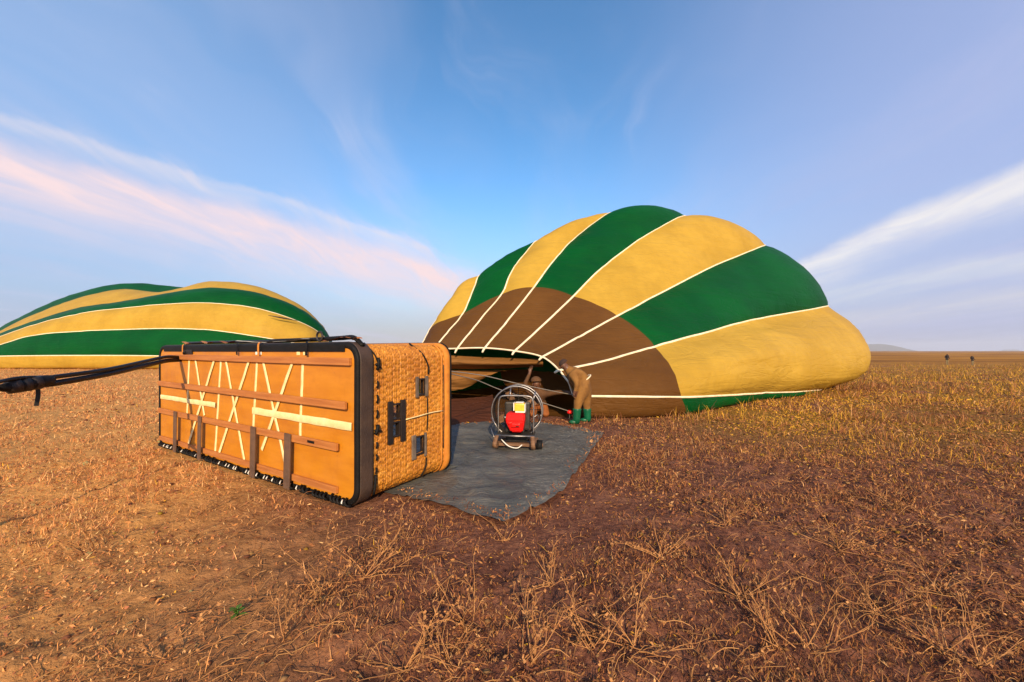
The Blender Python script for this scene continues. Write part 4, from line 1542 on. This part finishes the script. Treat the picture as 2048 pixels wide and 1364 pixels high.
def blades(name, x, y, g_, length, width, tilt, bend, lab):
    n = len(x)
    z = height(x, y) - .004
    az = g_.random(n) * 2 * math.pi
    tl = np.abs(g_.normal(0, 1, n)) * tilt
    tl = np.clip(tl, 0, 1.5)
    d = np.stack([np.cos(az) * np.sin(tl), np.sin(az) * np.sin(tl), np.cos(tl)], -1)
    hz_ = np.stack([np.cos(az), np.sin(az), np.zeros(n)], -1)
    sd = g_.random(n) * 2 * math.pi
    side = np.stack([np.cos(sd), np.sin(sd), np.zeros(n)], -1)
    tuft = np.clip((fbm(x, y, 1.6, 3, 171) - .46) * 6, 0, 1.4) * np.clip((y - 4) / 4, 0, 1) * np.clip((x + .5) / 3, 0, 1)
    ln = length * g_.lognormal(0, .35, n) * (.75 + 1.0 * tuft)
    wd = width * g_.lognormal(0, .25, n) / 2
    p = np.stack([x, y, z], -1)
    m_ = p + d * (ln * .55)[:, None]
    tip = p + d * ln[:, None] + hz_ * (ln * bend * g_.random(n))[:, None] - np.array([0, 0, 1.0]) * (ln * bend * .35 * g_.random(n))[:, None]
    tip[:, 2] = np.maximum(tip[:, 2], z + .003)
    V = np.stack([p - side * wd[:, None], p + side * wd[:, None], m_ - side * wd[:, None] * .8, m_ + side * wd[:, None] * .8, tip], 1).reshape(-1, 3)
    b0 = np.arange(n) * 5
    F = np.concatenate([np.stack([b0, b0 + 1, b0 + 3], -1), np.stack([b0, b0 + 3, b0 + 2], -1), np.stack([b0 + 2, b0 + 3, b0 + 4], -1)])
    me = fast_mesh(name, V, F)
    set_tint(me, tints(x, y, g_), 5)
    return link_mesh(name, me, M['veg'], None, False, label=lab, cat='grass', kind='stuff')


def litter(name, x, y, g_, size, lab):
    n = len(x)
    z = height(x, y) + size * .25 * g_.random(n)
    nr = g_.normal(0, 1, (n, 3))
    nr[:, 2] = np.abs(nr[:, 2]) * .9 + .25
    nr /= np.linalg.norm(nr, axis=1, keepdims=True)
    a = np.cross(nr, g_.normal(0, 1, (n, 3)))
    a /= np.linalg.norm(a, axis=1, keepdims=True)
    b_ = np.cross(nr, a)
    s1 = (size * np.minimum(g_.lognormal(0, .40, n), 2.0))[:, None]
    s2 = s1 * (g_.random(n)[:, None] * .30 + .12)
    on = inside(TPOLY, x, y)
    z = np.where(on, .035 + .03 * g_.random(n), z)
    p = np.stack([x, y, z + .004], -1)
    V = np.stack([p - a * s1, p - b_ * s2 + nr * s1 * .15, p + a * s1, p + b_ * s2 + nr * s1 * .1], 1).reshape(-1, 3)
    V[:, 2] = np.maximum(V[:, 2], np.repeat(height(x, y), 4) - .01)
    b0 = np.arange(n) * 4
    F = np.concatenate([np.stack([b0, b0 + 1, b0 + 3], -1), np.stack([b0 + 1, b0 + 2, b0 + 3], -1)])
    me = fast_mesh(name, V, F)
    set_tint(me, tints(x, y, g_), 4)
    return link_mesh(name, me, M['veg'], None, False, label=lab, cat='litter', kind='stuff')


x, y, g_ = scatter(470000, 1.25, 34, .95, 1, margin=.09)
cl = fbm(x, y, 1.1, 3, 120)
kp = g_.random(len(x)) < np.clip((cl - .28) * 2.6, .18, 1) * np.where(x + .3 * y < -.3, .45, 1.0)
x, y = x[kp], y[kp]
litter('plant_litter', x, y, g_, .0055 + .0022 * np.minimum(y, 14), 'brown crumbled plant litter covering the bare soil')
x, y, g_ = scatter(330000, 1.25, 42, .95, 2)
cl = fbm(x, y, 1.3, 3, 140)
kp = g_.random(len(x)) < np.clip((cl - .42) * 4.5, .06, 1) * np.where(x + .3 * y < -.5, .9, 1.0)
x, y = x[kp], y[kp]
blades('dry_grass', x, y, g_, .030 + .009 * np.minimum(y, 14), .0020 + .0009 * np.minimum(y, 14), 1.0, .30, 'short dry orange brown grass over the whole plain')
# long straws lying about in the foreground
x, y, g_ = scatter(4800, 1.3, 7.5, .9, 5)
kp = g_.random(len(x)) < np.clip((fbm(x, y, .7, 3, 150) - .36) * 5, .05, 1)
x, y = x[kp], y[kp]
n = len(x)
az = g_.normal(.5, .9, n)
ln = .10 + .22 * g_.random(n) ** 2
segs = 5
tt = np.linspace(0, 1, segs)
cv_ = g_.normal(0, .18, n)
dirx = np.cos(az[:, None] + cv_[:, None] * tt[None] * 2)
diry = np.sin(az[:, None] + cv_[:, None] * tt[None] * 2)
px_ = x[:, None] + np.cumsum(dirx, 1) * (ln / segs)[:, None]
py_ = y[:, None] + np.cumsum(diry, 1) * (ln / segs)[:, None]
lift = np.sin(tt[None] * math.pi) * (g_.random(n)[:, None] * .05) + g_.random(n)[:, None] * tt[None] * .05
pz_ = height(px_, py_) + .010 + lift
P = np.stack([px_, py_, pz_], -1)
rad_ = (.0010 + .0011 * g_.random(n))[:, None, None]
sd = np.stack([-diry, dirx, np.zeros_like(dirx)], -1)
up = np.array([0, 0, 1.0])
V = np.stack([P - sd * rad_, P + sd * rad_, P + up * rad_ * 1.6], 2).reshape(-1, 3)      # triangular section
b0 = (np.arange(n) * segs * 3)[:, None] + (np.arange(segs - 1) * 3)[None]
b0 = b0.ravel()
F = np.concatenate([np.stack([b0 + i, b0 + j, b0 + 3 + j, b0 + 3 + i], -1) for i, j in ((0, 1), (1, 2), (2, 0))])
ok = free_spots(x + .1, y + .1)
me = fast_mesh('straw', V, F)
cvv = np.array([(.50, .255, .095), (.40, .185, .068), (.32, .135, .052)])[g_.integers(0, 3, n)] * g_.normal(1, .15, n).clip(.7, 1.3)[:, None]
set_tint(me, cvv, segs * 3)
link_mesh('straw', me, M['veg'], None, True, label='loose pale straw stalks strewn over the foreground soil', cat='straw', kind='stuff')

# soil clods
x, y, g_ = scatter(6000, 1.3, 16, .9, 8)
n = len(x)
ico = bmesh.new()
bmesh.ops.create_icosphere(ico, subdivisions=1, radius=1.0)
iv = np.array([v_.co[:] for v_ in ico.verts])
if_ = np.array([[v_.index for v_ in f_.verts] for f_ in ico.faces])
ico.free()
sz = (.004 + .0013 * y) * g_.lognormal(0, .45, n)
V = iv[None] * (1 + g_.normal(0, .22, (n, len(iv), 1))) * np.array([1.2, 1.0, .65]) * sz[:, None, None]
V = V + np.stack([x, y, height(x, y) + sz * .2], -1)[:, None]
F = (if_[None] + (np.arange(n) * len(iv))[:, None, None]).reshape(-1, 3)
me = fast_mesh('soil_clods', V.reshape(-1, 3), F)
set_tint(me, np.clip(tints(x, y, g_) * .5, .02, .3), len(iv))
link_mesh('soil_clods', me, M['veg'], None, True, label='small reddish soil clods scattered between the straw', cat='soil', kind='stuff')

# twiggy dry weeds of the foreground
def weed_mesh(seed):
    q = random.Random(seed)
    lists = []

    def grow(p, d, ln, r_, depth):
        pts = [p]
        n_ = 5
        for k_ in range(n_):
            d = (d + Vector((q.uniform(-1, 1), q.uniform(-1, 1), q.uniform(-.5, .35))) * .22).normalized()
            p = p + d * ln / n_
            if p.z < .006:
                p.z = .006
            pts.append(p.copy())
            if depth < 2 and k_ >= 1 and q.random() < .55:
                s_ = (d + Vector((q.uniform(-1, 1), q.uniform(-1, 1), q.uniform(-.1, .8))) * .8).normalized()
                grow(p.copy(), s_, ln * q.uniform(.3, .55), r_ * .62, depth + 1)
        lists.append((pts, r_))
    for k_ in range(q.randint(6, 10)):
        a = q.uniform(0, 6.28)
        el_ = q.uniform(.05, 1.1)
        grow(Vector((q.uniform(-.03, .03), q.uniform(-.03, .03), .0)), Vector((math.cos(a) * math.cos(el_), math.sin(a) * math.cos(el_), math.sin(el_))), q.uniform(.12, .30), .0034, 0)
    VV, FF = [], []
    for pts, r_ in lists:
        P_ = np.array([p[:] for p in pts])
        Va, Fa, caps = tube_arrays(P_, np.linspace(r_, r_ * .45, len(P_)), 4)
        o_ = len(VV)
        VV += [tuple(v_) for v_ in Va]
        FF += [tuple(i + o_ for i in f_) for f_ in Fa]
        # shrivelled leaves
        for k_ in range(3):
            if q.random() < .6:
                c_ = P_[q.randint(1, len(P_) - 1)]
                a_ = np.array([q.uniform(-1, 1) for _ in range(3)]) * .012
                b_ = np.array([q.uniform(-1, 1) for _ in range(3)]) * .009
                o_ = len(VV)
                VV += [tuple(c_), tuple(c_ + a_), tuple(c_ + a_ + b_), tuple(c_ + b_)]
                FF.append((o_, o_ + 1, o_ + 2, o_ + 3))
    me_ = bpy.data.meshes.new('dry_weed')
    me_.from_pydata(VV, [], FF)
    return me_


wm = [weed_mesh(s_) for s_ in range(100, 107)]
spots = [(1186, 1315), (1261, 1301), (912, 1342), (820, 1328), (1056, 1328), (1100, 1178), (724, 1164), (932, 1246), (1681, 1111), (1880, 1192), (1755, 1229),
         (1622, 1311), (1548, 1296), (1891, 1311), (643, 1200), (403, 1026), (185, 1104), (1480, 1200), (560, 1300), (1320, 1120), (1960, 1330), (1010, 1075), (1450, 1060), (330, 1330), (1790, 1030)]
for i, (px, py) in enumerate(spots):
    p = gp(px, py)
    p[2] = float(height(np.array([p[0]]), np.array([p[1]]))[0]) - .003
    o = link_mesh('dry_weed', wm[i % 7], M['drystem'], None, True, label='dry straw coloured twiggy weed standing on the trampled soil', cat='weed', group='dry weeds in the foreground')
    o.location = p
    o.rotation_euler = (random.uniform(-.1, .1), random.uniform(-.1, .1), random.uniform(0, 6.28))
    s_ = random.uniform(.75, 1.15)
    o.scale = (s_, s_, s_)

# one small green weed
p = gp(474, 1246)
gw = empty('green_weed', (p[0], p[1], float(height(np.array([p[0]]), np.array([p[1]]))[0])), label='small fresh green weed sprouting alone among the dry litter', cat='weed')
tube('stem', [(0, 0, -.01), (.005, 0, .03), (.0, .005, .06)], [.004, .003, .002], M['leaf'], gw, k=6)
for k in range(8):
    a = k * 2.4
    ln_ = .05 + .025 * random.random()
    el_ = .35 + .5 * random.random()
    P = []
    for q in np.linspace(0, 1, 6):
        w = .013 * math.sin(math.pi * min(.97, q * .95 + .06))
        c_ = np.array([math.cos(a) * q * ln_ * math.cos(el_), math.sin(a) * q * ln_ * math.cos(el_), .015 + .005 * k + q * ln_ * math.sin(el_) - q * q * .02])
        sdv = np.array([-math.sin(a), math.cos(a), 0])
        P.append([c_ - sdv * w, c_ - np.array([0, 0, .002]), c_ + sdv * w])
    grid_mesh('leaf', np.array(P), M['leaf'], gw)

# ------------------------------------------------------------------ air over the plain
bm = bmesh.new()
bm_box(bm, (0, 0, 100), (25000, 25000, 270))
m = bpy.data.materials.new('thin_haze')
m.use_nodes = True
m.node_tree.nodes.clear()
pv = m.node_tree.nodes.new('ShaderNodeVolumePrincipled')
pv.inputs['Color'].default_value = (.86, .90, 1.0, 1)
pv.inputs['Density'].default_value = HAZE
pv.inputs['Anisotropy'].default_value = 0.0
mo = m.node_tree.nodes.new('ShaderNodeOutputMaterial')
m.node_tree.links.new(pv.outputs[0], mo.inputs['Volume'])
from_bm('haze', bm, m, kind='stuff')
